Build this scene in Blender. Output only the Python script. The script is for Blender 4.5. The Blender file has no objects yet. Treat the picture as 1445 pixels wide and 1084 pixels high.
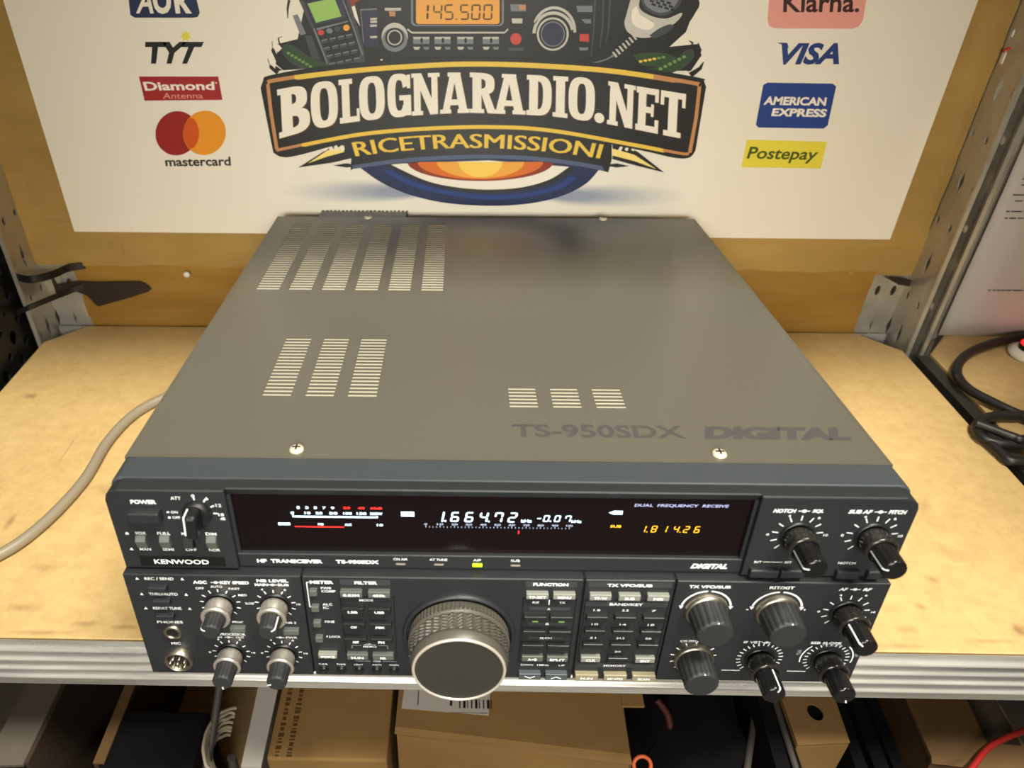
import bpy, bmesh, math, random
from mathutils import Vector, Matrix, Euler
random.seed(7)
PI = math.pi
S = 0.001                       # every length below is in millimetres
scene = bpy.context.scene
COL = scene.collection
# ---------------------------------------------------------------- camera
F_PX, PPX, PPY, IW, IH = 1038.5, 630.8, 515.6, 1445.0, 1084.0
CAM = Vector((-25.81, -297.11, 429.25))
CROT = Euler((PI/2 - 0.5997, 0.0, 0.0186), 'XYZ').to_matrix()
cd = bpy.data.cameras.new('camera'); cam = bpy.data.objects.new('camera', cd); COL.objects.link(cam)
cam.matrix_world = Matrix.Translation(CAM*S) @ CROT.to_4x4()
cd.sensor_fit = 'HORIZONTAL'; cd.sensor_width = 36.0; cd.lens = 36.0*F_PX/IW
cd.shift_x = (IW/2 - PPX)/IW; cd.shift_y = -(IH/2 - PPY)/IW
cd.clip_start = 0.01
cd.dof.use_dof = True; cd.dof.focus_distance = 0.50; cd.dof.aperture_fstop = 9.0
scene.camera = cam
# ---------------------------------------------------------------- light
scene.view_settings.view_transform = 'Standard'
scene.view_settings.look = 'None'
scene.view_settings.exposure = 0.0
scene.view_settings.gamma = 1.0
scene.view_settings.use_curve_mapping = False
w = bpy.data.worlds.new('room'); scene.world = w; w.use_nodes = True
wn = w.node_tree; bg_ = wn.nodes['Background']; bg_.inputs[1].default_value = 0.20
wtc = wn.nodes.new('ShaderNodeTexCoord'); wsp = wn.nodes.new('ShaderNodeSeparateXYZ'); wr = wn.nodes.new('ShaderNodeValToRGB')
wn.links.new(wtc.outputs['Generated'], wsp.inputs[0]); wn.links.new(wsp.outputs['Z'], wr.inputs[0]); wn.links.new(wr.outputs[0], bg_.inputs[0])
wr.color_ramp.elements[0].position = 0.0; wr.color_ramp.elements[0].color = (0.10, 0.085, 0.065, 1)      # a dim room: dull walls, paler ceiling
wr.color_ramp.elements[1].position = 0.9; wr.color_ramp.elements[1].color = (1.0, 0.92, 0.80, 1)
def lamp(name, loc, target, sx, sy, power, col):
    l = bpy.data.lights.new(name, 'AREA'); l.shape = 'RECTANGLE'; l.size = sx; l.size_y = sy; l.energy = power; l.color = col
    o = bpy.data.objects.new(name, l); COL.objects.link(o); o.location = Vector(loc)
    o.rotation_euler = (Vector(target)-Vector(loc)).to_track_quat('-Z', 'Y').to_euler()
    return o
lamp('ceiling_lamp', (0.42, -0.50, 2.0), (0.12, 0.02, 0.0), 0.9, 0.16, 80.0, (1.0, 0.955, 0.83))
fl = lamp('front_fill_light', (-0.05, -1.10, 0.56), (0.0, 0.4, 0.06), 0.5, 0.25, 2.15, (1.0, 0.955, 0.84)); fl.data.spread = 0.95  # unseen fill light, added to brighten the poster
# ---------------------------------------------------------------- from the photograph's rays to real planes
def ray(u, v): return CROT @ Vector(((u-PPX)/F_PX, -(v-PPY)/F_PX, -1.0))
def at_y(u, v, y): d = ray(u, v); return CAM + d*((y-CAM.y)/d.y)
def at_z(u, v, z): d = ray(u, v); return CAM + d*((z-CAM.z)/d.z)
def at_x(u, v, x): d = ray(u, v); return CAM + d*((x-CAM.x)/d.x)
# ---------------------------------------------------------------- materials
def lin(c):
    def f(x):
        x /= 255.0
        return x/12.92 if x <= 0.04045 else ((x+0.055)/1.055)**2.4
    return (f(c[0]), f(c[1]), f(c[2]), 1.0)
def mat(name, rgb, rough=0.5, metal=0.0, vary=0.0, vscale=60.0, bump=0.0, bscale=300.0, stretch=(1,1,1), emit=0.0, coat=0.0, rvary=0.0, spec=0.5, rgb2=None):
    m = bpy.data.materials.new(name); m.use_nodes = True; nt = m.node_tree; b = nt.nodes['Principled BSDF']
    c = lin(rgb); b.inputs['Base Color'].default_value = c
    b.inputs['Roughness'].default_value = rough; b.inputs['Metallic'].default_value = metal
    b.inputs['Coat Weight'].default_value = coat; b.inputs['Specular IOR Level'].default_value = spec
    if emit:
        b.inputs['Emission Color'].default_value = c; b.inputs['Emission Strength'].default_value = emit
    if vary or bump or rvary:
        tc = nt.nodes.new('ShaderNodeTexCoord'); mp = nt.nodes.new('ShaderNodeMapping'); mp.inputs['Scale'].default_value = stretch
        nt.links.new(tc.outputs['Object'], mp.inputs['Vector'])
    if vary:
        n = nt.nodes.new('ShaderNodeTexNoise'); n.inputs['Scale'].default_value = vscale; n.inputs['Detail'].default_value = 7
        n.inputs['Roughness'].default_value = 0.62
        nt.links.new(mp.outputs['Vector'], n.inputs['Vector'])
        r = nt.nodes.new('ShaderNodeValToRGB')
        r.color_ramp.elements[0].position = 0.32; r.color_ramp.elements[1].position = 0.7
        c2 = lin(rgb2) if rgb2 else tuple(x*(1-vary) for x in c[:3]) + (1,)
        r.color_ramp.elements[0].color = c2
        r.color_ramp.elements[1].color = tuple(min(1, x*(1+vary*0.5)) for x in c[:3]) + (1,)
        nt.links.new(n.outputs['Fac'], r.inputs['Fac']); nt.links.new(r.outputs['Color'], b.inputs['Base Color'])
        if rvary:
            mr = nt.nodes.new('ShaderNodeMapRange'); mr.inputs['To Min'].default_value = rough-rvary; mr.inputs['To Max'].default_value = rough+rvary
            nt.links.new(n.outputs['Fac'], mr.inputs['Value']); nt.links.new(mr.outputs['Result'], b.inputs['Roughness'])
    if bump:
        n2 = nt.nodes.new('ShaderNodeTexNoise'); n2.inputs['Scale'].default_value = bscale; n2.inputs['Detail'].default_value = 4
        nt.links.new(mp.outputs['Vector'], n2.inputs['Vector'])
        bn = nt.nodes.new('ShaderNodeBump'); bn.inputs['Strength'].default_value = bump; bn.inputs['Distance'].default_value = 0.001
        nt.links.new(n2.outputs['Fac'], bn.inputs['Height']); nt.links.new(bn.outputs['Normal'], b.inputs['Normal'])
    return m
M = {}
M['cover'] = mat('enamelled_steel', (88, 85, 75), 0.25, vary=0.06, vscale=900, bump=0.06, bscale=2500)
M['plastic'] = mat('charcoal_plastic', (34, 36, 39), 0.45, bump=0.05, bscale=1800)
M['hood'] = mat('lit_top_plastic', (56, 62, 66), 0.45, bump=0.05, bscale=1800)  # same plastic as the panel, lightened for light from above
M['strip'] = mat('grey_printed_strip', (52, 54, 57), 0.5)
M['black'] = mat('black_plastic', (22, 23, 25), 0.4)
M['gloss'] = mat('gloss_black_plastic', (20, 20, 21), 0.22)
M['rubber'] = mat('black_rubber', (38, 39, 40), 0.55)
M['knobgrey'] = mat('dark_grey_knob', (78, 75, 67), 0.42)
M['knobface'] = mat('satin_knob_face', (44, 42, 37), 0.55)
M['chrome'] = mat('polished_chrome', (205, 200, 190), 0.18, 1.0)
M['darkchrome'] = mat('black_chrome', (46, 44, 40), 0.2, 0.35, coat=0.4)
M['satin'] = mat('satin_metal', (178, 172, 156), 0.38, 1.0)
M['ink'] = mat('white_ink', (240, 243, 246), 0.6)
M['inkgrey'] = mat('grey_ink', (150, 155, 160), 0.6)
M['keygrey'] = mat('grey_key_plastic', (84, 87, 83), 0.45)
M['keylight'] = mat('light_grey_key_plastic', (128, 130, 122), 0.42)
M['keybeige'] = mat('beige_key_plastic', (136, 129, 104), 0.42)
M['keyslate'] = mat('slate_key_plastic', (70, 77, 80), 0.42)
M['keydark'] = mat('dark_key_plastic', (32, 33, 34), 0.28)
M['coverprint'] = mat('faded_dark_print', (70, 66, 66), 0.5)
M['shield'] = mat('inner_steel_shield', (176, 172, 153), 0.5, 0.0)
M['screw'] = mat('plated_screw', (226, 218, 192), 0.3, 0.35)
M['glass'] = mat('smoked_display_glass', (14, 7, 9), 0.12, spec=0.45)
M['vfd'] = mat('display_white_blue', (205, 235, 255), 0.5, emit=2.2)
M['vfddim'] = mat('display_pale_violet', (150, 160, 190), 0.5, emit=0.7)
M['vfdred'] = mat('display_red', (255, 50, 45), 0.5, emit=1.0)
M['vfdamber'] = mat('display_amber', (255, 185, 40), 0.5, emit=1.1)
M['vfdprint'] = mat('display_print', (165, 168, 215), 0.5, emit=0.35)
M['ledgreen'] = mat('led_green', (190, 255, 20), 0.4, emit=1.6)
M['ledoff'] = mat('led_unlit', (120, 112, 100), 0.4)
M['rim'] = mat('brushed_rim', (222, 212, 198), 0.34, 0.55)
M['cardshade'] = mat('shaded_cardboard', (98, 72, 38), 0.85, vary=0.2, vscale=12)  # cardboard colour darkened to hold the shade under the shelf
M['gapshade'] = mat('gap_shade_dark', (44, 44, 41), 0.5)  # dark tone of the shaded gap between the racks
M['silverknob'] = mat('silver_knob', (216, 210, 198), 0.34, 0.8)
M['fin'] = mat('heatsink_aluminium', (112, 115, 112), 0.5, 0.15)
M['zinc'] = mat('galvanised_steel', (206, 203, 192), 0.32, 0.6, vary=0.28, vscale=14, stretch=(1, 1, 1), rvary=0.12)
M['zincrib'] = mat('galvanised_beam_steel', (226, 224, 217), 0.3, 0.6, vary=0.35, vscale=16, stretch=(0.35, 1, 5), rvary=0.12)
M['mdf'] = mat('shelf_fibreboard', (201, 172, 118), 0.5, vary=0.06, vscale=110, bump=0.12, bscale=120, rgb2=(188, 157, 104))
M['mdfedge'] = mat('fibreboard_edge', (190, 150, 95), 0.8, vary=0.2, vscale=80)
M['card'] = mat('brown_cardboard', (150, 116, 66), 0.8, vary=0.14, vscale=12, bump=0.1, bscale=60)
M['carddark'] = mat('deep_shade_cardboard', (62, 44, 28), 0.85, vary=0.2, vscale=12)  # dark colour stands for the shade inside the left box
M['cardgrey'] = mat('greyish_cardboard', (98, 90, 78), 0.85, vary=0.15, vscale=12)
M['tape'] = mat('brown_packing_tape', (170, 137, 76), 0.36, vary=0.2, vscale=14, bump=0.25, bscale=38, stretch=(0.4, 1, 1))
M['tapelow'] = mat('brown_packing_tape_glossy', (158, 118, 54), 0.22, vary=0.25, vscale=11, bump=0.9, bscale=45, stretch=(0.25, 1, 1.6))
M['torn'] = mat('dark_tape_and_hole_shade', (38, 26, 13), 0.6)  # dark tape, and the shade put into the torn hole
M['paper'] = mat('poster_paper', (236, 229, 212), 0.42)
M['paperw'] = mat('office_paper', (196, 190, 182), 0.7)
M['cable'] = mat('grey_cable_jacket', (140, 129, 110), 0.45)
M['cableblack'] = mat('black_cable_jacket', (24, 22, 21), 0.45)
M['cablegrey'] = mat('dark_grey_cord', (74, 70, 66), 0.5)
M['cablewhite'] = mat('cream_wire', (164, 154, 132), 0.45)
M['red'] = mat('red_wire', (196, 40, 32), 0.4)
M['redcable'] = mat('dark_red_cable', (158, 34, 30), 0.45)
M['redlamp'] = mat('red_lamp_lens', (255, 20, 24), 0.3, emit=5.0)
M['orange'] = mat('orange_plastic', (226, 104, 56), 0.45)
M['white'] = mat('white_plastic', (232, 226, 212), 0.45)
M['crate'] = mat('black_crate_plastic', (17, 17, 18), 0.4)
M['bag'] = mat('black_fabric', (8, 8, 10), 0.95, spec=0.2)
M['darkred'] = mat('dark_red_cloth', (70, 14, 18), 0.7)
M['floor'] = mat('grey_concrete', (120, 114, 106), 0.8, vary=0.2, vscale=5)
M['wall'] = mat('plaster', (160, 152, 140), 0.85)
def ink(name, rgb, rough=0.42):
    if name not in M: M[name] = mat('ink_'+name, rgb, rough)
    return M[name]
for n, c in dict(pblack=(30, 31, 30), pnavy=(30, 42, 78), pblue=(38, 62, 122), pgold=(234, 196, 78), pcopper=(196, 138, 88), pcream=(240, 232, 214), pgreen=(46, 72, 42),
                 pgreenl=(112, 150, 78), plcd=(152, 196, 98), porange=(238, 168, 66), pred=(200, 70, 62), pgrey=(120, 124, 128), pgreyd=(66, 68, 74), psilver=(196, 194, 182),
                 pdred=(160, 36, 34), pmred=(150, 30, 26), pmmix=(206, 84, 24), pmyel=(232, 150, 34), pklarna=(232, 160, 148), pyellow=(230, 214, 68), pdgreen=(62, 84, 20),
                 pviolet=(44, 44, 70), pfire=(216, 110, 40), pfirey=(250, 206, 90), pfirer=(140, 52, 30), pbrown=(76, 52, 14), pdk=(58, 32, 32), pamex=(34, 64, 136),
                 pfaded=(92, 68, 36), pshadow=(204, 202, 198), pshadow2=(176, 178, 182), pshadow3=(150, 154, 164), pgoldl=(248, 222, 130), pblueband=(84, 94, 124)).items(): ink(n, c)
# ---------------------------------------------------------------- mesh builder
_txt = {}
def text_mesh(body, shear=0.0, off=0.0):
    k = (body, shear, off)
    if k not in _txt:
        cu = bpy.data.curves.new('t', 'FONT'); cu.body = body; cu.shear = shear; cu.offset = off; cu.resolution_u = 3; cu.fill_mode = 'FRONT'
        ob = bpy.data.objects.new('t', cu); COL.objects.link(ob)
        dg = bpy.context.evaluated_depsgraph_get(); dg.update()
        me = bpy.data.meshes.new_from_object(ob.evaluated_get(dg))
        vs = [(v.co.x, v.co.y) for v in me.vertices]; fs = [tuple(p.vertices) for p in me.polygons]
        bpy.data.objects.remove(ob); bpy.data.curves.remove(cu); bpy.data.meshes.remove(me)
        x0 = min(v[0] for v in vs); x1 = max(v[0] for v in vs); y0 = min(v[1] for v in vs); y1 = max(v[1] for v in vs)
        _txt[k] = ([((a-x0)/max(x1-x0, 1e-6), (b-y0)/max(y1-y0, 1e-6)) for a, b in vs], fs)
    return _txt[k]
class MB:
    def __init__(s, m=None): s.v = []; s.f = []; s.fm = []; s.fs = []; s.m = m
    def add(s, vs, fs, m=None, smooth=False):
        o = len(s.v); s.v += [tuple(p) for p in vs]
        for f in fs: s.f.append(tuple(i+o for i in f)); s.fm.append(m or s.m); s.fs.append(smooth)
        return s
    def bm(s, bm, m=None, smooth=False):
        bm.verts.ensure_lookup_table(); bm.verts.index_update()
        s.add([v.co[:] for v in bm.verts], [[v.index for v in f.verts] for f in bm.faces], m, smooth); bm.free(); return s
    def box(s, x0, x1, y0, y1, z0, z1, bev=0.0, m=None, seg=2, T=None):
        bm = bmesh.new(); bmesh.ops.create_cube(bm, size=1.0)
        for v in bm.verts: v.co = Vector(((x0+x1)/2+v.co.x*(x1-x0), (y0+y1)/2+v.co.y*(y1-y0), (z0+z1)/2+v.co.z*(z1-z0)))
        if bev: bmesh.ops.bevel(bm, geom=list(bm.edges), offset=bev, segments=seg, affect='EDGES', profile=0.5)
        if T: bmesh.ops.transform(bm, matrix=T, verts=bm.verts)
        return s.bm(bm, m)
    def prism(s, poly, a, b, axis='y', bev=0.0, m=None, T=None):      # poly in the two other axes
        def P(p, h): return {'y': (p[0], h, p[1]), 'z': (p[0], p[1], h), 'x': (h, p[0], p[1])}[axis]
        bm = bmesh.new(); n = len(poly)
        A = [bm.verts.new(P(p, a)) for p in poly]; B = [bm.verts.new(P(p, b)) for p in poly]
        bm.faces.new(A); bm.faces.new(B[::-1])
        for i in range(n): bm.faces.new((A[i], B[i], B[(i+1) % n], A[(i+1) % n]))
        bmesh.ops.recalc_face_normals(bm, faces=bm.faces)
        if bev:
            ed = [e for e in bm.edges if (e.verts[0] in A) == (e.verts[1] in A)]
            bmesh.ops.bevel(bm, geom=ed, offset=bev, segments=2, affect='EDGES', profile=0.5)
        if T: bmesh.ops.transform(bm, matrix=T, verts=bm.verts)
        return s.bm(bm, m)
    def hexa(s, bot, topp, m=None):                                   # two quads, same winding
        v = [tuple(p) for p in bot]+[tuple(p) for p in topp]
        bm = bmesh.new(); q = [bm.verts.new(p) for p in v]
        for f in ((0, 1, 2, 3), (7, 6, 5, 4), (0, 4, 5, 1), (1, 5, 6, 2), (2, 6, 7, 3), (3, 7, 4, 0)): bm.faces.new([q[i] for i in f])
        bmesh.ops.recalc_face_normals(bm, faces=bm.faces)
        return s.bm(bm, m)
    def lathe(s, prof, seg=48, c=(0, 0, 0), m=None, flutes=0, depth=0.0, cap=True, smooth=True, axis=(0, -1, 0)):
        # prof = (radius, height along axis[, fluted]); the axis points out of the panel
        ax = Vector(axis).normalized(); e1 = ax.orthogonal().normalized()
        if abs(ax.y) > 0.9: e1 = Vector((1, 0, 0))
        e2 = ax.cross(e1); vs = []; fs = []; c = Vector(c)
        for p in prof:
            for k in range(seg):
                t = 2*PI*k/seg; r = p[0]
                if len(p) > 2 and flutes: r -= depth*p[2]*max(0.0, math.cos(flutes*t))**0.6 if math.cos(flutes*t) > 0 else 0
                vs.append(c+ax*p[1]+e1*(r*math.cos(t))+e2*(r*math.sin(t)))
        for i in range(len(prof)-1):
            for k in range(seg):
                k2 = (k+1) % seg; fs.append((i*seg+k, i*seg+k2, (i+1)*seg+k2, (i+1)*seg+k))
        s.add(vs, fs, m, smooth)
        if cap: s.add(vs[-seg:], [tuple(range(seg))], m, False)
        return s
    def tube(s, pts, r, n=10, m=None, cap=True):
        pts = [Vector(p) for p in pts]; vs = []; fs = []; up = Vector((0, 0, 1)); N = len(pts); e1 = None
        for i, p in enumerate(pts):
            d = (pts[min(i+1, N-1)]-pts[max(i-1, 0)]).normalized()
            e1 = (d.orthogonal() if e1 is None else e1-d*e1.dot(d)).normalized(); e2 = d.cross(e1)
            rr = r[i] if isinstance(r, (list, tuple)) else r
            for k in range(n): vs.append(p+e1*(rr*math.cos(2*PI*k/n))+e2*(rr*math.sin(2*PI*k/n)))
        for i in range(N-1):
            for k in range(n): k2 = (k+1) % n; fs.append((i*n+k, i*n+k2, (i+1)*n+k2, (i+1)*n+k))
        s.add(vs, fs, m, True)
        if cap: s.add(vs[:n], [tuple(range(n))[::-1]], m); s.add(vs[-n:], [tuple(range(n))], m)
        return s
    def text(s, body, fn, m=None, shear=0.0, off=0.0):
        vs, fs = text_mesh(body, shear, off)
        return s.add([fn(a, b) for a, b in vs], fs, m)
    def build(s, name, parent=None, m=None, origin=None, solid=0.0):
        me = bpy.data.meshes.new(name); o = bpy.data.objects.new(name, me); COL.objects.link(o)
        org = Vector(origin) if origin is not None else Vector((0, 0, 0))
        me.from_pydata([tuple((Vector(p)-org)*S) for p in s.v], [], s.f)
        mats = []
        for x in s.fm:
            x = x or m
            if x not in mats: mats.append(x)
        for x in mats: me.materials.append(M[x])
        for p, x, sm in zip(me.polygons, s.fm, s.fs): p.material_index = mats.index(x or m); p.use_smooth = sm
        me.validate(); me.update()
        if solid:
            md = o.modifiers.new('thickness', 'SOLIDIFY'); md.thickness = solid*S; md.offset = 0
        if parent is not None:
            o.parent = parent; o.location = (org)*S if parent.get('_r') is None else org*S
        else: o.location = org*S
        return o
ORG = {}
def thing(name, label, cat, loc, group=None):
    o = bpy.data.objects.new(name, None); COL.objects.link(o); o.empty_display_size = 0.02
    o.location = Vector(loc)*S; o['label'] = label; o['category'] = cat
    if group: o['group'] = group
    ORG[o] = Vector(loc); return o
def part(name, mb, parent, m=None, solid=0.0, label=None):            # mesh given in world mm under a thing or a part of it
    root = parent; off = Vector((0, 0, 0))
    o = mb.build(name, None, m, origin=ORG[parent], solid=solid); o.parent = parent; o.location = (0, 0, 0)
    ORG[o] = ORG[parent]
    if label: o['label'] = label
    return o
def single(name, mb, m, label, cat, group=None, solid=0.0, kind=None):
    xs = [p[0] for p in mb.v]; ys = [p[1] for p in mb.v]; zs = [p[2] for p in mb.v]
    org = Vector(((min(xs)+max(xs))/2, (min(ys)+max(ys))/2, min(zs)))
    o = mb.build(name, None, m, origin=org, solid=solid); ORG[o] = org
    if kind: o['kind'] = kind
    else: o['label'] = label; o['category'] = cat
    if group: o['group'] = group
    return o
def copy_tree(o, parent=None):
    c = o.copy(); COL.objects.link(c)
    if parent is not None: c.parent = parent
    for ch in list(o.children): copy_tree(ch, c)
    return c
def spline(pts, n=10):
    P = [Vector(p) for p in pts]; out = []
    for i in range(len(P)-1):
        a = P[max(i-1, 0)]; b = P[i]; c = P[i+1]; d = P[min(i+2, len(P)-1)]
        for k in range(n):
            t = k/n; out.append(0.5*((2*b)+(c-a)*t+(2*a-5*b+4*c-d)*t*t+(3*b-a-3*c+d)*t**3))
    return out+[P[-1]]
def rrect(x0, x1, z0, z1, r, n=5):
    out = []
    for cx, cz, a in ((x1-r, z0+r, -90), (x1-r, z1-r, 0), (x0+r, z1-r, 90), (x0+r, z0+r, 180)):
        for k in range(n+1): t = math.radians(a+90*k/n); out.append((cx+r*math.cos(t), cz+r*math.sin(t)))
    return out
def holed(mb, u0, u1, v0, v1, holes, P, m=None):
    """plate in (u, v) cut by one oval hole per cell; holes = rows of (cell u0, u1, v0, v1, cu, cv, ru, rv)"""
    for (a, b, c, d, cu, cv, ru, rv) in holes:
        n = 16; O = []; I = []
        for k in range(n):
            t = 2*PI*(k+0.5)/n; ct, st = math.cos(t), math.sin(t); q = 1/max(abs(ct), abs(st))
            O.append(P((a+b)/2+(b-a)/2*ct*q, (c+d)/2+(d-c)/2*st*q)); I.append(P(cu+ru*ct, cv+rv*st))
        mb.add(O+I, [(k, (k+1) % n, n+(k+1) % n, n+k) for k in range(n)], m)
# ================================================================ SETTING
mb = MB(); mb.box(-2500, 2500, -2600, 560, -960, -940); single('floor', mb, 'floor', '', '', kind='structure')
mb = MB(); mb.box(-2500, 2500, 560, 580, -940, 2400); single('wall_back', mb, 'wall', '', '', kind='structure')
# ================================================================ RACK
XL, XR = -475.5, 447.0
rack = thing('metal_shelving_rack', 'galvanised steel shelving rack with perforated corner posts and a ribbed front beam', 'rack', (-14, 200, -940))
def upright(x, sgn, z0, z1, yf=367.0, yb=411.0, w=38.0):
    """L section post: one flange faces the front, the other runs front to back at the outer side; slots all along"""
    mb = MB()
    pitch = 86.0; z = z0
    while z < z1-1:
        xa, xb = (x, x+sgn*w); xa, xb = min(xa, xb), max(xa, xb)
        hs = []
        xm = (xa+xb)/2
        hs.append((xa, xm, z, z+pitch, xa+w*0.28, z+pitch*0.5, 2.6, 6.0)); hs.append((xm, xb, z, z+pitch, xb-w*0.28, z+pitch*0.5, 2.6, 6.0))
        holed(mb, 0, 0, 0, 0, hs, lambda u, v: (u, yb, v))
        ym = (yf+yb)/2
        holed(mb, 0, 0, 0, 0, [(yf, ym, z, z+pitch, yf+11, z+pitch*0.5, 2.6, 4.0), (ym, yb, z, z+pitch, yb-11, z+pitch*0.5, 2.6, 4.0)], lambda u, v: (x, u, v))
        z += pitch
    # rolled front edge and centre fold
    mb.box(x-1.6, x+1.6, yf-2.2, yf, z0, z1); mb.box(x+sgn*w-1.6, x+sgn*w+1.6, yb-3.5, yb, z0, z1)
    mb.box(x+sgn*w*0.5-1.2, x+sgn*w*0.5+1.2, yb-2.0, yb, z0, z1)
    return mb
part('upright', upright(XL-3.5, 1, -940, 1016), rack, 'zinc', solid=1.6)
part('upright', upright(XR+4.5, -1, -940, 1016), rack, 'zinc', solid=1.6)
for x in (XL, XR):
    mb = MB(); mb.box(x-4 if x < 0 else x, x if x < 0 else x+4, 1.5, 30, -940, -51); mb.box(x-4 if x < 0 else x, x if x < 0 else x+4, 1.5, 30, 10, 1016); part('upright', mb, rack, 'zinc')
def beam(z, H=50.0, x0=XL-6, x1=XR+6):
    pr = []; n = 60
    for k in range(n+1):
        t = k/n; zz = z-H*t
        d = 0.0
        for c0 in (0.16, 0.36, 0.56, 0.76): d += 3.6*math.exp(-((t-c0)/0.045)**2)
        pr.append((-d, zz))
    mb = MB()
    vs = []
    for yy, zz in pr: vs += [(x0, yy, zz), (x1, yy, zz)]
    mb.add(vs, [(2*i, 2*i+1, 2*i+3, 2*i+2) for i in range(n)], None, True)
    mb.box(x0, x1, 0.1, 18, z-H, z-H+1.4); mb.box(x0, x1, 0.1, 1.0, z-H, z-1)
    return mb
part('front_beam', beam(0.0), rack, 'zincrib')
mb = MB(); mb.box(XL, XR, 402.5, 404, -50, -2); part('rear_beam', mb, rack, 'zincrib')
part('front_beam', beam(-300.0, 40), rack, 'zincrib')
mb = MB(); mb.box(XL, XR, 402.5, 404, -345, -302); part('rear_beam', mb, rack, 'zincrib')
def shelf_board(z, t=14):
    c = 35; P = [(XL, 2), (XR, 2), (XR, 402-c), (XR-c, 402), (XL+c, 402), (XL, 402-c)]
    mb = MB(); mb.prism(P, z-t, z, 'z', bev=0.8); return mb
def stained(base, marks, org):
    m = M[base].copy(); m.name = 'stained_shelf_fibreboard'; nt = m.node_tree; b = nt.nodes['Principled BSDF']; src = b.inputs['Base Color'].links[0].from_socket
    tc = nt.nodes.new('ShaderNodeTexCoord'); nz = nt.nodes.new('ShaderNodeTexNoise'); nz.inputs['Scale'].default_value = 260; nz.inputs['Detail'].default_value = 5
    nt.links.new(tc.outputs['Object'], nz.inputs['Vector']); acc = None
    for (p, rx, ry, a) in marks:                                       # grime and water marks, each an uneven blot of its own
        mp = nt.nodes.new('ShaderNodeMapping'); mp.vector_type = 'TEXTURE'; mp.inputs['Location'].default_value = tuple((p-org)*S); mp.inputs['Scale'].default_value = (rx*S, ry*S, 1)
        ln = nt.nodes.new('ShaderNodeVectorMath'); ln.operation = 'LENGTH'; nt.links.new(tc.outputs['Object'], mp.inputs['Vector']); nt.links.new(mp.outputs['Vector'], ln.inputs[0])
        ad = nt.nodes.new('ShaderNodeMath'); ad.operation = 'ADD'; nt.links.new(ln.outputs['Value'], ad.inputs[0]); nt.links.new(nz.outputs['Fac'], ad.inputs[1])
        mr = nt.nodes.new('ShaderNodeMapRange'); mr.inputs['From Min'].default_value = 0.5; mr.inputs['From Max'].default_value = 1.5; mr.inputs['To Min'].default_value = a; mr.inputs['To Max'].default_value = 0.0
        nt.links.new(ad.outputs[0], mr.inputs['Value'])
        if acc is None: acc = mr.outputs['Result']
        else:
            mx = nt.nodes.new('ShaderNodeMath'); mx.operation = 'MAXIMUM'; nt.links.new(acc, mx.inputs[0]); nt.links.new(mr.outputs['Result'], mx.inputs[1]); acc = mx.outputs[0]
    mix = nt.nodes.new('ShaderNodeMixRGB'); mix.inputs[2].default_value = lin((112, 80, 40)); nt.links.new(acc, mix.inputs[0]); nt.links.new(src, mix.inputs[1]); nt.links.new(mix.outputs[0], b.inputs['Base Color'])
    return m
marks = [(at_z(u, v, 0), rx, ry, a) for u, v, rx, ry, a in ((43, 559, 8, 5, 0.75), (14, 737, 4, 11, 0.6), (97, 632, 0.9, 26, 0.6), (1300, 857, 6, 4, 0.5), (1316, 818, 7, 5, 0.4), (1440, 890, 9, 7, 0.7), (1304, 715, 9, 14, 0.3),
    (1342, 782, 16, 9, 0.28), (1282, 888, 10, 4, 0.35), (62, 800, 18, 6, 0.3), (30, 858, 22, 5, 0.35), (120, 880, 14, 3, 0.45), (175, 885, 12, 2.5, 0.5), (1400, 905, 20, 2.5, 0.4), (1270, 912, 18, 2.5, 0.4), (60, 893, 30, 2.5, 0.45), (1245, 700, 12, 8, 0.25), (150, 690, 16, 10, 0.25))]
for q in marks: q[0].z = -14
M['mdfmain'] = stained('mdf', marks, Vector((-14.25, 202, -14)))
single('shelf_board', shelf_board(0.0), 'mdfmain', 'wide light tan fibreboard shelf carrying the radio, marked with brown stains', 'shelf')
part('lower_shelf', shelf_board(-300.0), rack, 'mdf')
mb = MB(); mb.box(XL, XR+12, 120, 398, 480, 496, bev=0.8); part('unseen_shade_shelf', mb, rack, 'mdf')  # unseen board overhead, height and depth set to shade the back
# ---------------------------------------------------------------- backing board, poster
def wavy(x0, x1, z0, z1, y, amp, nx, nz, seed, th=0.6, edge=0.0, kx=0.021):
    R = random.Random(seed); ph = [R.uniform(0, 6) for _ in range(8)]; mb = MB(); vs = []
    for j in range(nz+1):
        for i in range(nx+1):
            u = i/nx; v = j/nz; x = x0+(x1-x0)*u; z = z0+(z1-z0)*v
            d = math.sin(x*kx+ph[0]+2*math.sin(z*0.03+ph[1]))+0.7*math.sin(z*0.11+0.012*x+ph[2])+0.5*math.sin(x*0.06-z*0.05+ph[3])
            ez = edge*(math.sin(x*0.05+ph[4])+0.6*math.sin(x*0.13+ph[5])) if j in (0, nz) else 0
            vs.append((x, y-abs(d)*amp, z+ez))
    fs = [(j*(nx+1)+i, j*(nx+1)+i+1, (j+1)*(nx+1)+i+1, (j+1)*(nx+1)+i) for j in range(nz) for i in range(nx)]
    mb.add(vs, fs, None, True); return mb
board = thing('backing_board', 'brown cardboard backing board edged with brown packing tape, standing behind the radio', 'board', (-16, 406, 76))
mb = MB(); mb.box(-484, 449, 406.2, 410.4, 77, 640, bev=0.6); part('cardboard_panel', mb, board, 'card')
part('tape_strip', wavy(-485, -380, 77, 640, 405.8, 0.8, 40, 90, 3, kx=0.13), board, 'tape')
part('tape_strip', wavy(384, 450, 70, 640, 405.7, 0.7, 30, 90, 5, kx=0.1), board, 'tape')
part('tape_strip', wavy(-486, 455, 74, 124, 405.2, 0.75, 160, 14, 9, edge=0.8), board, 'tape')
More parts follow.
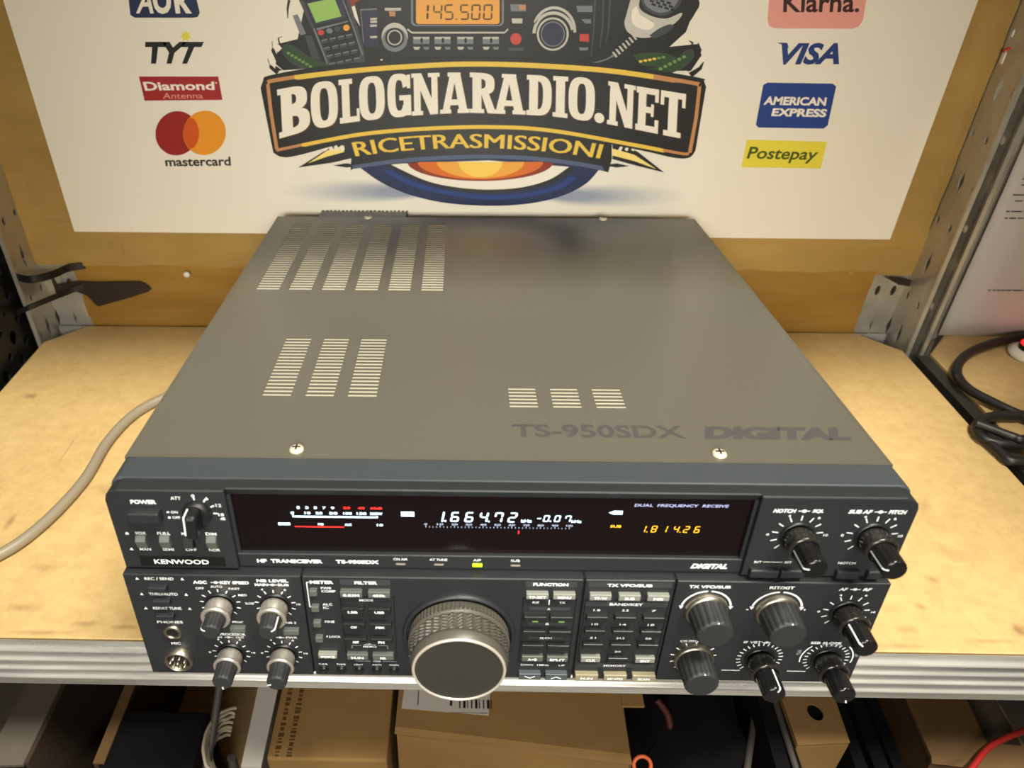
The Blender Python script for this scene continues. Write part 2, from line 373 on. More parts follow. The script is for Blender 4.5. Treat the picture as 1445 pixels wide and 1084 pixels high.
low = thing('cardboard_strip', 'cardboard strip wrapped in shiny brown tape, below the poster board at shelf level', 'cardboard strip', (-14, 407, 0))
mb = MB(); mb.box(-440, 412, 408.5, 412, -12, 84); part('cardboard_core', mb, low, 'card')
part('tape_wrap', wavy(-440, 412, -10, 78, 408.2, 1.5, 140, 24, 21), low, 'tapelow')
part('tape_wrap', wavy(230, 412, 22, 80, 406.4, 1.1, 50, 16, 33, edge=1.2), low, 'tapelow')
def flat(pts, y, th, m=None):
    mb = MB(m); q = [at_y(u, v, y) for u, v in pts]; mb.prism([(p.x, p.z) for p in q], y, y+th, 'y'); return mb
single('torn_tape_and_shade', flat([(75, 402), (110, 397), (140, 398), (196, 397), (205, 400), (214, 408), (209, 412), (180, 421), (138, 433), (122, 417), (108, 412), (80, 417)], 403.6, 0.5), 'torn', 'dark sheet for the shade in a torn hole of the taped strip beside the left post', 'tape flap')  # dark sheet put where a torn hole lies in shade
single('torn_tape_and_shade', flat([(1247, 390), (1272, 392), (1310, 401), (1312, 407), (1296, 406), (1268, 402)], 402.0, 0.5), 'torn', 'dark torn fold of tape over the top of the right post', 'tape flap')
p = at_y(264, 387, 405.0); mb = MB(); mb.lathe([(2.6, 0), (3.6, 0.6), (3.4, 1.6), (2.0, 2.6), (0.4, 3.0)], 20, p); single('push_pin', mb, 'white', 'small round white pin head in the brown taped strip', 'pin')
for (u, v, lab) in ((38, 371, 'small white clip at the lower left corner of the poster board'), (1418, 80, 'small white clip on the right edge of the poster board, at the red wire')):
    p = at_y(u, v, 402); mb = MB(); mb.box(p.x-4, p.x+4, 397, 402.4, p.z-5.5, p.z+5.5, bev=1.2); mb.box(p.x-2.5, p.x+2.5, 396, 397.2, p.z-3, p.z+3); single('board_clip', mb, 'white', lab, 'clip', 'white clips on the board edges')
mb = MB(); mb.tube(spline([at_y(u, v, 396) for u, v in ((1416, 73), (1424, 68), (1434, 67), (1445, 72), (1462, 78))]), 1.0); single('red_wire', mb, 'red', 'thin dark red wire at the upper right edge of the poster board', 'wire')
# poster sheet and its print ------------------------------------------------
PY = 402.0
poster = thing('poster', 'white printed shop poster with a big emblem and rows of logos behind the radio', 'poster', (-7, 402, 113))
mb = MB()
q = at_y(105, 327, PY); q2 = at_y(1256, 338, PY)
mb.prism([(q.x, q.z), (q2.x, q2.z), (q2.x, 620), (q.x, 620)], PY, PY+0.4); part('paper_sheet', mb, poster, 'paper')
class Art(MB):
    """flat ink shapes on the poster; every shape lies a few microns in front of the one printed before it"""
    def __init__(s, base=0.0): MB.__init__(s); s.base = base; s.q = []
    def P(s, u, v, k): p = at_y(u, v, PY); return (p.x, k, p.z)
    def add(s, vs, fs, m=None, smooth=False):
        k = vs[0][1]; s.q.append((k, len(s.q), [tuple(p) for p in vs], fs, m)); return s
    def build(s, *a, **kw):
        ks = sorted(set(round(q[0], 5) for q in s.q)); rank = {k: i for i, k in enumerate(ks)}
        for k, i, vs, fs, m in sorted(s.q, key=lambda t: (t[0], t[1])):
            y = PY-0.05-s.base-0.003*rank[round(k, 5)]; MB.add(s, [(x, y, z) for x, _, z in vs], fs, m)
        return MB.build(s, *a, **kw)
    def poly(s, pts, m, k=1): kk = k+(0.00002*(len(s.q)+1) if k < 17 else 0); return s.add([s.P(u, v, kk) for u, v in pts], [tuple(range(len(pts)))], m)
    def ell(s, cu, cv, ru, rv, m, k=1, n=40, rot=0): 
        c, d = math.cos(rot), math.sin(rot)
        return s.poly([(cu+ru*math.cos(2*PI*i/n)*c-rv*math.sin(2*PI*i/n)*d, cv+ru*math.cos(2*PI*i/n)*d+rv*math.sin(2*PI*i/n)*c) for i in range(n)], m, k)
    def ring(s, cu, cv, ru, rv, t, m, k=1, n=40, a0=0, a1=360):
        vs = []; full = (a1-a0 == 360)
        for i in range(n+1):
            a = math.radians(a0+(a1-a0)*i/n); vs += [s.P(cu+ru*math.cos(a), cv+rv*math.sin(a), k), s.P(cu+(ru-t)*math.cos(a), cv+(rv-t)*math.sin(a), k)]
        return s.add(vs, [(2*i, 2*i+2, 2*i+3, 2*i+1) for i in range(n)], m)
    def band(s, A, B, m, k=1):                                        # strip between two polylines
        vs = []
        for a, b in zip(A, B): vs += [s.P(a[0], a[1], k), s.P(b[0], b[1], k)]
        return s.add(vs, [(2*i, 2*i+2, 2*i+3, 2*i+1) for i in range(len(A)-1)], m)
    def line(s, pts, wdt, m, k=1):
        A = []; B = []
        for i, (u, v) in enumerate(pts):
            a = pts[max(i-1, 0)]; b = pts[min(i+1, len(pts)-1)]; dx, dy = b[0]-a[0], b[1]-a[1]; L = math.hypot(dx, dy) or 1
            ww = (wdt[i] if isinstance(wdt, (list, tuple)) else wdt)/2
            A.append((u-dy/L*ww, v+dx/L*ww)); B.append((u+dy/L*ww, v-dx/L*ww))
        return s.band(A, B, m, k)
    def quadtext(s, body, TL, TR, BL, BR, m, k=2, shear=0.0, off=0.0):
        def fn(a, b):
            tu = TL[0]+(TR[0]-TL[0])*a; tv = TL[1]+(TR[1]-TL[1])*a; bu = BL[0]+(BR[0]-BL[0])*a; bv = BL[1]+(BR[1]-BL[1])*a
            return s.P(bu+(tu-bu)*b, bv+(tv-bv)*b, k)
        return s.text(body, fn, m, shear, off)
def sp2(pts, n=10): return [(p.x, p.y) for p in spline([(a, b, 0) for a, b in pts], n)]
# --- emblem
A = Art(0.9)
for side, (c0, c1, cv) in enumerate(((505, 560, 270), (862, 812, 276))):
    for i in range(12):
        t = i/11; col = [int(232+(150-232)*t**1.3), int(226+(156-226)*t**1.3), int(210+(172-210)*t**1.3)]
        ink('pshade%d' % i, col); A.ell(c0+(c1-c0)*t, cv, 105-75*t, 17-11*t, 'pshade%d' % i, 1+i*0.05)
lowb = sp2([(508, 236), (540, 258), (580, 275), (630, 286), (690, 290), (745, 287), (790, 277), (825, 260), (846, 238)])
A.poly(lowb+[(846, 225), (690, 222), (508, 225)], 'pnavy', 3)
A.band(sp2([(540, 240), (580, 262), (640, 276), (690, 281), (740, 278), (790, 266), (815, 250)]), sp2([(552, 240), (590, 258), (640, 270), (690, 275), (740, 272), (782, 262), (803, 248)]), 'pblue', 4)
A.poly(sp2([(545, 232), (590, 255), (640, 268), (690, 272), (740, 268), (785, 255), (812, 236)])+[(690, 226)], 'pblack', 4.5)
A.poly(sp2([(550, 231), (600, 254), (645, 264), (690, 267), (735, 264), (775, 253), (803, 235)])+[(690, 226)], 'pcream', 5)
for i, (w_, d_, c_) in enumerate(((1.0, 1.0, 'pfirer'), (0.86, 0.92, 'pfire'), (0.6, 0.86, 'porange'), (0.3, 0.8, 'pfirey'))):
    A.poly([(678+w_*103*math.cos(t*PI/20), 228+d_*27*math.sin(t*PI/20)) for t in range(21)], c_, 6+i)
bl = sp2([(482, 236), (500, 226), (560, 208), (620, 199), (690, 196), (760, 199), (812, 208), (850, 222), (882, 240)])
# dark ribbon body with the second line of text
A.poly(sp2([(497, 200), (560, 186), (630, 178), (700, 177), (770, 181), (830, 188), (863, 195)])+[(863, 225), (858, 243)]+sp2([(852, 241), (800, 232), (740, 226), (690, 224), (630, 226), (560, 231), (500, 237)])+[(495, 240)], 'pblack', 10)
A.band(sp2([(497, 233), (560, 224), (630, 219), (690, 218), (750, 220), (810, 227), (850, 234)]), sp2([(499, 238), (560, 230), (630, 225), (690, 223), (750, 226), (810, 233), (852, 241)]), 'pblueband', 11)
A.poly([(421, 236), (470, 205), (500, 196), (500, 222), (470, 229)], 'pblack', 9); A.poly([(435, 230), (462, 212), (486, 205), (486, 214), (460, 221)], 'pgoldl', 12)
A.poly([(937, 243), (900, 214), (864, 196), (864, 224), (900, 234)], 'pblack', 9); A.poly([(926, 238), (895, 218), (864, 209), (864, 219), (895, 227)], 'pgoldl', 12)
for u in (455, 463, 471, 479): A.poly([(u, 207), (u+4, 204), (u+8, 210), (u+4, 213)], 'pcream', 13)
for u in (872, 881, 890, 898): A.poly([(u, 211), (u+4, 204), (u+7, 206), (u+4, 213)], 'pcream', 13)
for u in (470, 850): A.poly([(u, 233), (u+20, 230), (u+38, 234), (u+20, 236)], 'pblack', 8)
# banner
def arc(pts, n=14): return sp2(pts, n)
top_o = arc([(372, 112), (381, 106), (450, 94), (568, 83), (690, 81), (850, 89), (980, 108), (993, 114)])
bot_o = arc([(386, 215), (398, 221), (420, 219), (500, 199), (600, 186), (690, 184), (780, 189), (900, 211), (950, 222), (972, 222), (981, 212)])
A.poly(top_o+[(996, 122)]+bot_o[::-1]+[(368, 124)], 'pblack', 14)
gt = arc([(378, 116), (384, 111), (460, 100), (568, 90.5), (690, 86.5), (850, 95), (975, 113.5), (986, 118)]); gt2 = [(u, v+(7.2 if 420 < u < 950 else 5.5)) for u, v in gt]
A.band(gt, gt2, 'pgold', 16)
gb = arc([(390, 209), (398, 208), (460, 195), (520, 185), (600, 178.5), (690, 176), (777, 181), (898, 202), (960, 214), (972, 214)]); gb2 = [(u, v+(5.5 if 430 < u < 940 else 4)) for u, v in gb]
A.band(gb, gb2, 'pgold', 16)
A.line([(378, 117), (383, 160), (391, 210)], 5, 'pcopper', 16); A.line([(987, 119), (982, 165), (973, 215)], 5, 'pcopper', 16)
for X in (0, 1):
    src = gt if X == 0 else gb; src2 = gt2 if X == 0 else gb2
    A.band(src[:22], src2[:22], 'pcopper', 16.5); A.band(src[-22:], src2[-22:], 'pcopper', 16.5)
part('printed_banner', A, poster)
# slab letters of the banner
def interp(tab, x):
    for (a, va), (b, vb) in zip(tab, tab[1:]):
        if x <= b or (b, vb) == tab[-1]: return va+(vb-va)*(x-a)/(b-a)
TOPA = [(388, 127), (440, 117), (500, 110), (561, 104), (620, 102), (662, 101.5), (716, 104), (770, 106), (820, 109), (859, 114), (897, 121), (971, 133)]
BOTA = [(400, 193), (440, 182), (482, 173.5), (525, 168), (563, 164), (620, 160), (665, 158.5), (738, 161), (779, 163.5), (820, 168.5), (856, 174), (897, 182), (953, 193)]
def glyph_polys(ch):
    out = []; T = 0.34
    def R(x0, y0, x1, y1): out.append([(x0, y0), (x1, y0), (x1, y1), (x0, y1)])
    def arcband(cx, cy, rx, ry, t, ty, a0, a1, n=16):
        for i in range(n):
            p = math.radians(a0+(a1-a0)*i/n); q = math.radians(a0+(a1-a0)*(i+1)/n)
            def sup(a, r1, r2):
                c, s_ = math.cos(a), math.sin(a); return (cx+r1*math.copysign(abs(c)**0.7, c), cy+r2*math.copysign(abs(s_)**0.7, s_))
            out.append([sup(p, rx, ry), sup(q, rx, ry), sup(q, rx-t, ry-ty), sup(p, rx-t, ry-ty)])
    H = 0.15
    if ch == 'B':
        R(0.1, 0, 0.1+T, 1); R(0, 0, 0.2, 0.12); R(0, 0.88, 0.2, 1)
        arcband(0.4, 0.745, 0.52, 0.255, T, H, -90, 90); arcband(0.4, 0.27, 0.58, 0.27, T, H, -90, 90); R(0.3, 0.85, 0.41, 1); R(0.3, 0, 0.41, H); R(0.3, 0.45, 0.41, 0.58)
    elif ch == 'O': arcband(0.5, 0.5, 0.5, 0.51, T*0.98, H, 0, 360, 36)
    elif ch == 'L': R(0.14, 0, 0.14+T+0.04, 1); R(0, 0.88, 0.68, 1); R(0, 0, 1, 0.13); R(0.86, 0, 1, 0.3); R(0, 0, 0.2, 0.12)
    elif ch == 'G': arcband(0.5, 0.5, 0.5, 0.51, T*0.98, H, 20, 330, 32); R(0.5, 0.38, 1.0, 0.5); R(0.68, 0.02, 1.0, 0.5); R(0.84, 0.66, 0.98, 0.98)
    elif ch == 'N':
        R(0.08, 0, 0.32, 1); R(0.72, 0, 0.94, 1); out.append([(0.08, 1), (0.36, 1), (0.94, 0), (0.66, 0)])
        R(0, 0, 0.4, 0.1); R(0, 0.9, 0.3, 1); R(0.6, 0.9, 1.02, 1)
    elif ch == 'A':
        out.append([(0.04, 0), (0.3, 0), (0.58, 1), (0.36, 1)]); out.append([(0.7, 0), (1.0, 0), (0.72, 1), (0.45, 1)]); R(0.25, 0.2, 0.8, 0.34)
        R(-0.03, 0, 0.38, 0.1); R(0.62, 0, 1.06, 0.1); R(0.26, 0.9, 0.74, 1)
    elif ch == 'R':
        R(0.1, 0, 0.1+T, 1); R(0, 0, 0.54, 0.1); R(0, 0.88, 0.2, 1); arcband(0.4, 0.73, 0.54, 0.27, T, H, -90, 90); R(0.3, 0.85, 0.41, 1); R(0.3, 0.44, 0.41, 0.6)
        out.append([(0.42, 0.5), (0.72, 0.5), (1.0, 0.0), (0.68, 0.0)]); R(0.68, 0, 1.06, 0.1)
    elif ch == 'D': R(0.1, 0, 0.1+T, 1); R(0, 0, 0.2, 0.12); R(0, 0.88, 0.2, 1); arcband(0.4, 0.5, 0.58, 0.5, T, H, -90, 90, 20); R(0.3, 0.85, 0.41, 1); R(0.3, 0, 0.41, H)
    elif ch == 'I': R(0.2, 0, 0.8, 1); R(0, 0, 1, 0.11); R(0, 0.89, 1, 1)
    elif ch == '.': out.append([(0.5+0.5*math.cos(2*PI*i/16), 0.11+0.12*math.sin(2*PI*i/16)) for i in range(16)])
    elif ch == 'E': R(0.1, 0, 0.1+T, 1); R(0, 0, 1, 0.14); R(0, 0.86, 0.98, 1); R(0.3, 0.43, 0.74, 0.57); R(0.84, 0, 1, 0.3); R(0.82, 0.7, 0.98, 1); R(0.66, 0.36, 0.78, 0.64)
    elif ch == 'T': R(0.33, 0, 0.69, 1); R(0.16, 0, 0.86, 0.12); R(0, 0.86, 1, 1); R(0, 0.68, 0.14, 1); R(0.86, 0.68, 1, 1)
    return out
A = Art(1.3)
for i, (ch, l, r) in enumerate((('B', 393, 438), ('O', 439, 477), ('L', 479, 507), ('O', 507, 543), ('G', 547, 580), ('N', 581, 620), ('A', 622, 660), ('R', 663, 700), ('A', 697, 739), ('D', 743, 779), ('I', 780, 801), ('O', 802, 839), ('.', 839, 853), ('N', 857, 895), ('E', 897, 929), ('T', 931, 966))):
    sk = 0.06*(690-(l+r)/2)/300
    for sh, key, kk in ((1, 'pbrown', 17), (0, 'pcream', 18)):
        for gi, pl in enumerate(glyph_polys(ch)):
            pts = []
            for a, b in pl:
                x = l+(r-l)*a; tv = interp(TOPA, x); bv = interp(BOTA, x); y = bv+(tv-bv)*b
                x2 = x-sk*(b-0.5)*60
                pts.append((x2+(1.6 if sh else 0), y+(1.2 if sh else 0)))
            A.poly(pts, key, kk+gi*0.01)
part('banner_lettering', A, poster)
A = Art(1.3)
def gold(a, b, k=18):
    x = 500+348*a; c = (x-676)/176
    tv = 188.5+13.5*c*c+3.5*(a-0.5); bv = 208.5+13.5*c*c+3.5*(a-0.5); return A.P(x-(b-0.5)*6*(-c), bv+(tv-bv)*b, k)
for dx in (-0.9, 0.0, 0.9): A.text('RICETRASMISSIONI', lambda a, b: gold(a+dx/348, b, 18+0.01*dx), 'pgold')
part('banner_lettering', A, poster)
# --- pictures above the banner: hand radio, base radio, microphone, pods
A = Art()
A.poly([(388, 100), (392, 62), (420, 55), (432, 0), (445, -40), (960, -40), (985, 0), (968, 45), (945, 66), (985, 62), (990, 78), (975, 100), (900, 100), (690, 82), (500, 92)], 'pblack', 1)
A.poly([(499, 22), (489, 0), (530, -10), (540, 60), (540, 90)], 'pcream', 1.5)
A.poly([(495, 10), (487, -10), (520, -10), (505, 6)], 'pfirer', 1.7)
A.poly([(408, -30), (482, -40), (514, 72), (515, 88), (462, 90), (440, 40)], 'pgreyd', 2)
A.poly([(416, -30), (478, -40), (508, 75), (506, 86), (466, 88), (444, 40)], 'pblack', 2.5)
A.poly([(430, 3), (480, -8), (489, 25), (444, 36)], 'pviolet', 3); A.poly([(434, 5), (472, -3), (482, 23), (446, 32)], 'plcd', 3.5); A.poly([(448, 2), (458, 0), (470, 26), (460, 28)], 'pgreenl', 3.2)
A.poly([(446, 40), (492, 29), (490, 31), (447, 43)], 'pgrey', 3.5)
for (u, v, c) in ((453, 46, 'pred'), (465, 43.5, 'pgrey'), (476, 41, 'pgreyd'), (489, 39, 'porange')): A.ell(u, v, 4.5, 3.8 if c != 'porange' else 4.4, c, 4)
for r_ in range(4):
    for c_ in range(4):
        u = 458+c_*11.6+r_*3.6; v = 58.5-c_*2.4+r_*11; A.poly([(u-4.5, v-2), (u+4, v-4), (u+4.5, v+1), (u-4, v+3)], 'pgreyd', 4); A.poly([(u-4.5, v-2), (u+4, v-4), (u+4, v-2.4), (u-4.5, v-0.4)], 'pgrey', 4.3)
A.line([(443, 40), (453, 66), (462, 90)], 2, 'pgrey', 4); A.line([(484, 0), (499, 40), (512, 78)], 1.6, 'pgrey', 4)
A.poly([(413, 22), (420, 20), (432, 48), (424, 50)], 'pgrey', 3); A.poly([(430, 50), (440, 50), (452, 84), (440, 82)], 'pgreyd', 3)
A.line([(408, 0), (406, 12), (406, 26)], [4, 3, 1], 'pblack', 3)
for pts, w2 in (([(384, 58), (385, 70), (391, 82), (402, 96)], [1, 5, 7, 8]), ([(378, 83), (382, 94), (392, 103)], [1, 5, 8]), ([(398, 52), (393, 54), (395, 62), (400, 68)], [1, 2, 3, 5])): A.line(sp2(pts, 5), [w2[min(int(i/5), len(w2)-1)] for i in range(len(sp2(pts, 5)))], 'pblack', 2)
A.poly([(386, 60), (392, 74), (400, 66)], 'pcream', 1.6); A.poly([(379, 84), (388, 92), (403, 102), (386, 88)], 'pcream', 1.8)
A.poly(sp2([(397, 66), (404, 62), (416, 66), (440, 82), (468, 92), (460, 96), (430, 97), (410, 88), (399, 76)]), 'pgreyd', 3); A.poly(sp2([(398, 67), (404, 63), (416, 67), (440, 83), (466, 91), (458, 95), (432, 96), (411, 86), (400, 75)]), 'pgreen', 3.4)
for i in range(7): A.ell(407+i*5.2, 75+i*3.1, 2.6, 1.9, 'pgreenl', 4, 12)
# base radio
A.poly([(500, 5), (540, -20), (850, -20), (862, 5), (855, 80), (690, 78), (520, 84)], 'pblack', 2.2)
A.poly([(508, 12), (532, 11), (533, 66), (512, 66)], 'pviolet', 2.8); A.line([(508, 14), (532, 12.5)], 2, 'pgrey', 3); A.line([(509, 14), (513, 60)], 1, 'pgrey', 3)
for v in (27, 31, 36.5, 52.5): A.poly([(522, v-1.5), (532, v-2), (532, v+1), (523, v+1.5)], 'psilver', 3.2)
A.poly([(543, 11), (566, 11), (566, 15), (543, 15)], 'psilver', 3.2); A.poly([(549, 16), (558, 16), (558, 23), (550, 23)], 'pcopper', 3.3)
A.ell(557, 52, 18.5, 20, 'psilver', 3.2); A.ell(557, 56, 18, 17, 'pgrey', 3.3); A.ell(557, 53, 13.6, 14, 'pblack', 3.5); A.ring(557, 53, 10.5, 11, 1.8, 'psilver', 3.7); 
A.poly(rrect(580, 711, -20, 37, 7), 'pgrey', 3); A.poly(rrect(583, 708, -20, 35, 6), 'pblack', 3.3); A.poly(rrect(587, 705, -20, 34, 4), 'porange', 3.6)
SEG = {'0': 'abcdef', '1': 'bc', '2': 'abged', '3': 'abgcd', '4': 'fgbc', '5': 'afgcd', '6': 'afgedc', '7': 'abcf', '8': 'abcdefg', '9': 'abcdfg', '-': 'g'}
def seg_polys(ch, t=0.17, g=0.03):
    o = []
    def H(y): o.append([(t*0.5+g, y), (t+g, y+t*0.28), (1-t-g, y+t*0.28), (1-t*0.5-g, y), (1-t-g, y-t*0.28), (t+g, y-t*0.28)])
    def V(x, a, b): o.append([(x, a+g), (x+t*0.5, a+t*0.35+g), (x+t*0.5, b-t*0.35-g), (x, b-g), (x-t*0.5, b-t*0.35-g), (x-t*0.5, a+t*0.35+g)])
    for s_ in SEG.get(ch, ''):
        if s_ == 'a': H(1-t*0.28)
        if s_ == 'd': H(t*0.28)
        if s_ == 'g': H(0.5)
        if s_ == 'f': V(t*0.5, 0.5, 1)
        if s_ == 'e': V(t*0.5, 0, 0.5)
        if s_ == 'b': V(1-t*0.5, 0.5, 1)
        if s_ == 'c': V(1-t*0.5, 0, 0.5)
    return o
for ch, l, r in (('1', 588, 605), ('4', 611, 624), ('5', 627, 640), ('5', 649, 662), ('0', 665, 678), ('0', 682, 695)):
    for pl in seg_polys(ch, 0.17): A.poly([(l+(r-l)*a+(b-0.5)*1.2, 28-22*b) for a, b in pl], 'pbrown', 4.2)
A.ell(644, 27, 1.1, 1.1, 'pbrown', 4.2, 8)
A.line([(575, 41), (581, 46), (712, 46), (717, 41)], 2.4, 'psilver', 3.6)
for u in (583, 613, 645, 681):
    A.poly([(u, 52), (u+23, 52), (u+23, 62), (u, 62)], 'pgrey', 3.4); A.poly([(u, 52), (u+23, 52), (u+22, 55), (u+1, 55)], 'psilver', 3.6); A.poly([(u, 66), (u+10, 66), (u+8, 70), (u+2, 70)], 'psilver', 3.5); A.poly([(u+14, 66), (u+23, 66), (u+22, 70), (u+16, 70)], 'pgrey', 3.5); A.ell(u+12, 57, 2, 4, 'pblack', 3.8, 12)
A.poly([(720, 6), (742, 6), (742, 16), (721, 16)], 'pgrey', 3.4); A.poly([(732, 7), (742, 7), (742, 14), (733, 14)], 'pcopper', 3.6); A.poly([(722, 26), (737, 26), (737, 33), (723, 33)], 'psilver', 3.5); A.ell(728, 55, 7.8, 8.2, 'pred', 3.5); A.poly([(717, 67), (740, 67), (738, 72), (719, 72)], 'pgreyd', 3.5)
A.ring(782, 43, 31, 34, 4, 'psilver', 3.4, 40, 200, 365); A.ring(781, 47, 29.5, 31, 4.5, 'psilver', 3.4, 40, 180, 350)
A.ring(780, 48, 22.5, 23.5, 2.8, 'psilver', 3.8); A.ell(780, 48, 19.5, 20.5, 'pblack', 3.6); A.ring(780, 48, 17, 18, 1.6, 'pgrey', 4); A.ell(780, 48, 15.2, 16.2, 'pviolet', 4.2)
A.poly([(813, 8), (836, 8), (836, 17), (815, 17)], 'pgrey', 3.4); A.poly([(820, 27), (834, 27), (834, 33), (826, 33)], 'pgrey', 3.4); A.poly([(818, 48), (831, 48), (831, 59), (818, 58)], 'pred', 3.4); A.poly([(817, 67), (830, 67), (829, 71), (818, 71)], 'pgrey', 3.4)
for u, v in ((838, 80), (850, 70), (859, 62)): A.line([(u+2, -10), (u, 40), (u-4, v)], [3, 2.5, 1], 'pgreyd', 3.4)
# microphone
A.poly(sp2([(884, 0), (896, -20), (960, -30), (986, 0), (980, 20), (962, 44), (940, 62), (905, 64), (885, 58), (880, 40)]), 'pblack', 4)
A.poly(sp2([(888, 5), (884, 20), (881, 32), (885, 44), (898, 52), (914, 53), (930, 48), (955, 30), (962, 18), (940, 26), (918, 22), (902, 10), (905, -14), (892, -8)]), 'psilver', 5); A.poly(sp2([(892, 14), (891, 28), (898, 38), (915, 42), (923, 34), (912, 26), (903, 20), (898, 8)]), 'pcream', 5.3)
A.poly(sp2([(916, 50), (930, 40), (945, 34), (950, 38), (938, 48), (922, 54)]), 'pgreyd', 5.5)
A.poly(sp2([(905, -8), (906, 6), (915, 16), (930, 22), (944, 20), (958, 8), (966, -10)]), 'pgreyd', 5.6); A.poly(sp2([(909, -8), (909, 4), (918, 13), (932, 18), (946, 14), (956, 2), (960, -10)]), 'pgrey', 5.8)
for i in range(3):
    for j in range(4): A.poly([(914+j*9+i*3, 2+j*2.5+i*5-8), (920+j*9+i*3, 4+j*2.5+i*5-8), (919+j*9+i*3, 7+j*2.5+i*5-8), (913+j*9+i*3, 5+j*2.5+i*5-8)], 'pblack', 6)
for i in range(7):
    u, v = 895-i*4.6, 53+i*4.1; A.poly([(u-4, v-4), (u-1.5, v-5), (u+4, v+2), (u+1.5, v+3.5)], 'psilver', 6)
A.line(sp2([(866, 78), (852, 85), (835, 89), (822, 90)]), [4, 3.6, 3, 2.6, 2]+[2]*40, 'pgrey', 5)
A.poly(sp2([(893, 78), (905, 75), (930, 74), (948, 78), (955, 84), (935, 94), (905, 92)]), 'pgreen', 5); A.poly(sp2([(906, 98), (930, 94), (955, 82), (966, 72), (976, 70), (979, 80), (966, 94), (948, 103)]), 'pgreyd', 5.2); A.poly(sp2([(908, 98), (932, 94), (956, 82), (967, 73), (975, 72), (977, 80), (964, 93), (947, 102)]), 'pgreen', 5.5)
for i in range(6): A.ell(904+i*6.4, 86.5-i*1.2, 2.8, 1.8, 'pgold' if i < 4 else 'pgreenl', 6, 12); A.ell(932+i*6.6, 97-i*3.4, 2.8, 2.2, 'pgreenl', 6, 12)
for pts, w2 in (([(972, 57), (977, 60), (976, 68)], [1, 3, 3]), ([(985, 60), (988, 70), (982, 84), (968, 98)], [1, 4, 6, 9]), ([(993, 87), (988, 96), (974, 106)], [1, 5, 8])): A.line(pts, w2, 'pblack', 5)
part('printed_picture', A, poster)
# --- payment and maker logos
def logo(): return Art()
A = logo(); A.poly([(177, -40), (268, -40), (282, 18), (279, 24), (272, 25), (190, 25), (184, 21)], 'pnavy', 1)
A.quadtext('A', (200, -16), (216, -16), (192, 19), (217, 19), 'pcream', 2, 0, 0.02); A.quadtext('O', (214, -16), (240, -16), (217, 20), (243, 20), 'pcream', 2, 0, 0.05); A.quadtext('R', (243, -16), (264, -16), (248, 19), (271, 19), 'pcream', 2, 0, 0.05); part('printed_logo', A, poster)
A = logo(); A.quadtext('TYT', (204, 59), (288, 59), (207, 90), (276, 90), 'pblack', 2, 0.12, 0.05); A.poly([(262+(8.5 if i % 2 == 0 else 4.5)*math.cos(i*PI/7-1.5), 51+(8.5 if i % 2 == 0 else 4.5)*math.sin(i*PI/7-1.5)) for i in range(14)], 'pyellow', 1); part('printed_logo', A, poster)
A = logo(); A.poly([(196, 108), (308, 108), (314, 141), (204, 142)], 'pdred', 1); A.quadtext('Diamond', (201, 115.5), (302, 115), (205, 128), (303, 127), 'pcream', 2, 0, 0.03); A.quadtext('Antenna', (230, 131), (285, 131), (230, 139.5), (287, 139), 'pklarna', 2); A.ell(305, 117, 1.2, 1.2, 'pcream', 2, 8); part('printed_logo', A, poster)
A = logo(); A.ell(249.5, 188, 30, 31.5, 'pmred', 1, rot=0.35); A.ell(288.5, 187.5, 30, 31.5, 'pmyel', 1.4, rot=0.35)
n = 24; A.poly([(288.5-30*math.cos(a)*1.0, 188+30*math.sin(a)) for a in [math.radians(-48+96*i/n) for i in range(n+1)]]+[(249.5+31.5*math.cos(a), 188+31.5*math.sin(a)) for a in [math.radians(40-80*i/n) for i in range(n+1)]], 'pmmix', 2)
A.quadtext('mastercard', (232, 222), (325, 221), (234, 235), (326, 234), 'pblack', 2, 0, 0.025); part('printed_logo', A, poster)
A = logo(); A.poly([(1088, -40), (1228, -40), (1221, 8), (1218, 28), (1212, 37), (1203, 40.5), (1092, 40), (1085, 36), (1083, 28)], 'pklarna', 1); A.quadtext('Klarna.', (1106, -10), (1215, -10), (1105, 17.5), (1212, 17.5), 'pdk', 2, 0, 0.02); part('printed_logo', A, poster)
A = logo(); A.quadtext('VISA', (1103, 60.5), (1188, 60.5), (1100, 91.5), (1184, 91), 'pblue', 2, 0.28, 0.04); A.poly([(1096, 60), (1111, 60.5), (1113, 68), (1106, 64)], 'pblue', 2); part('printed_logo', A, poster)
A = logo(); A.poly([(1083, 116.5), (1175, 118), (1180, 122), (1168, 177), (1162, 181.5), (1070, 180), (1066.5, 176), (1077, 120)], 'pamex', 1); A.quadtext('AMERICAN', (1080, 136), (1167, 137.5), (1077, 148), (1165, 149.5), 'pcream', 2, 0, 0.04); A.quadtext('EXPRESS', (1091, 152.5), (1168, 154), (1088, 164), (1165, 165.5), 'pcream', 2, 0, 0.04); part('printed_logo', A, poster)
A = logo(); A.poly([(1054, 197), (1167, 200), (1158, 238), (1046, 236)], 'pyellow', 1); A.quadtext('Postepay', (1055, 207), (1156, 210), (1053, 229), (1152, 231), 'pdgreen', 2, 0.2, 0.02); part('printed_logo', A, poster)
# ================================================================ TRANSCEIVER
RT, RPSI = math.radians(3.715), math.radians(0.147)
RLOC = Vector((0, -41.87, 36.44))
radio = thing('transceiver', 'big dark grey radio transceiver with lit display and many knobs, on the tan shelf', 'radio', RLOC)
radio.rotation_euler = (-RT, 0, RPSI); ORG[radio] = Vector((0, 0, 0))
ZT = 134.7
LY = -3.2
def rp(name, mb, m=None, parent=None, solid=0.0, label=None):
    return part(name, mb, parent or radio, m, solid, label)
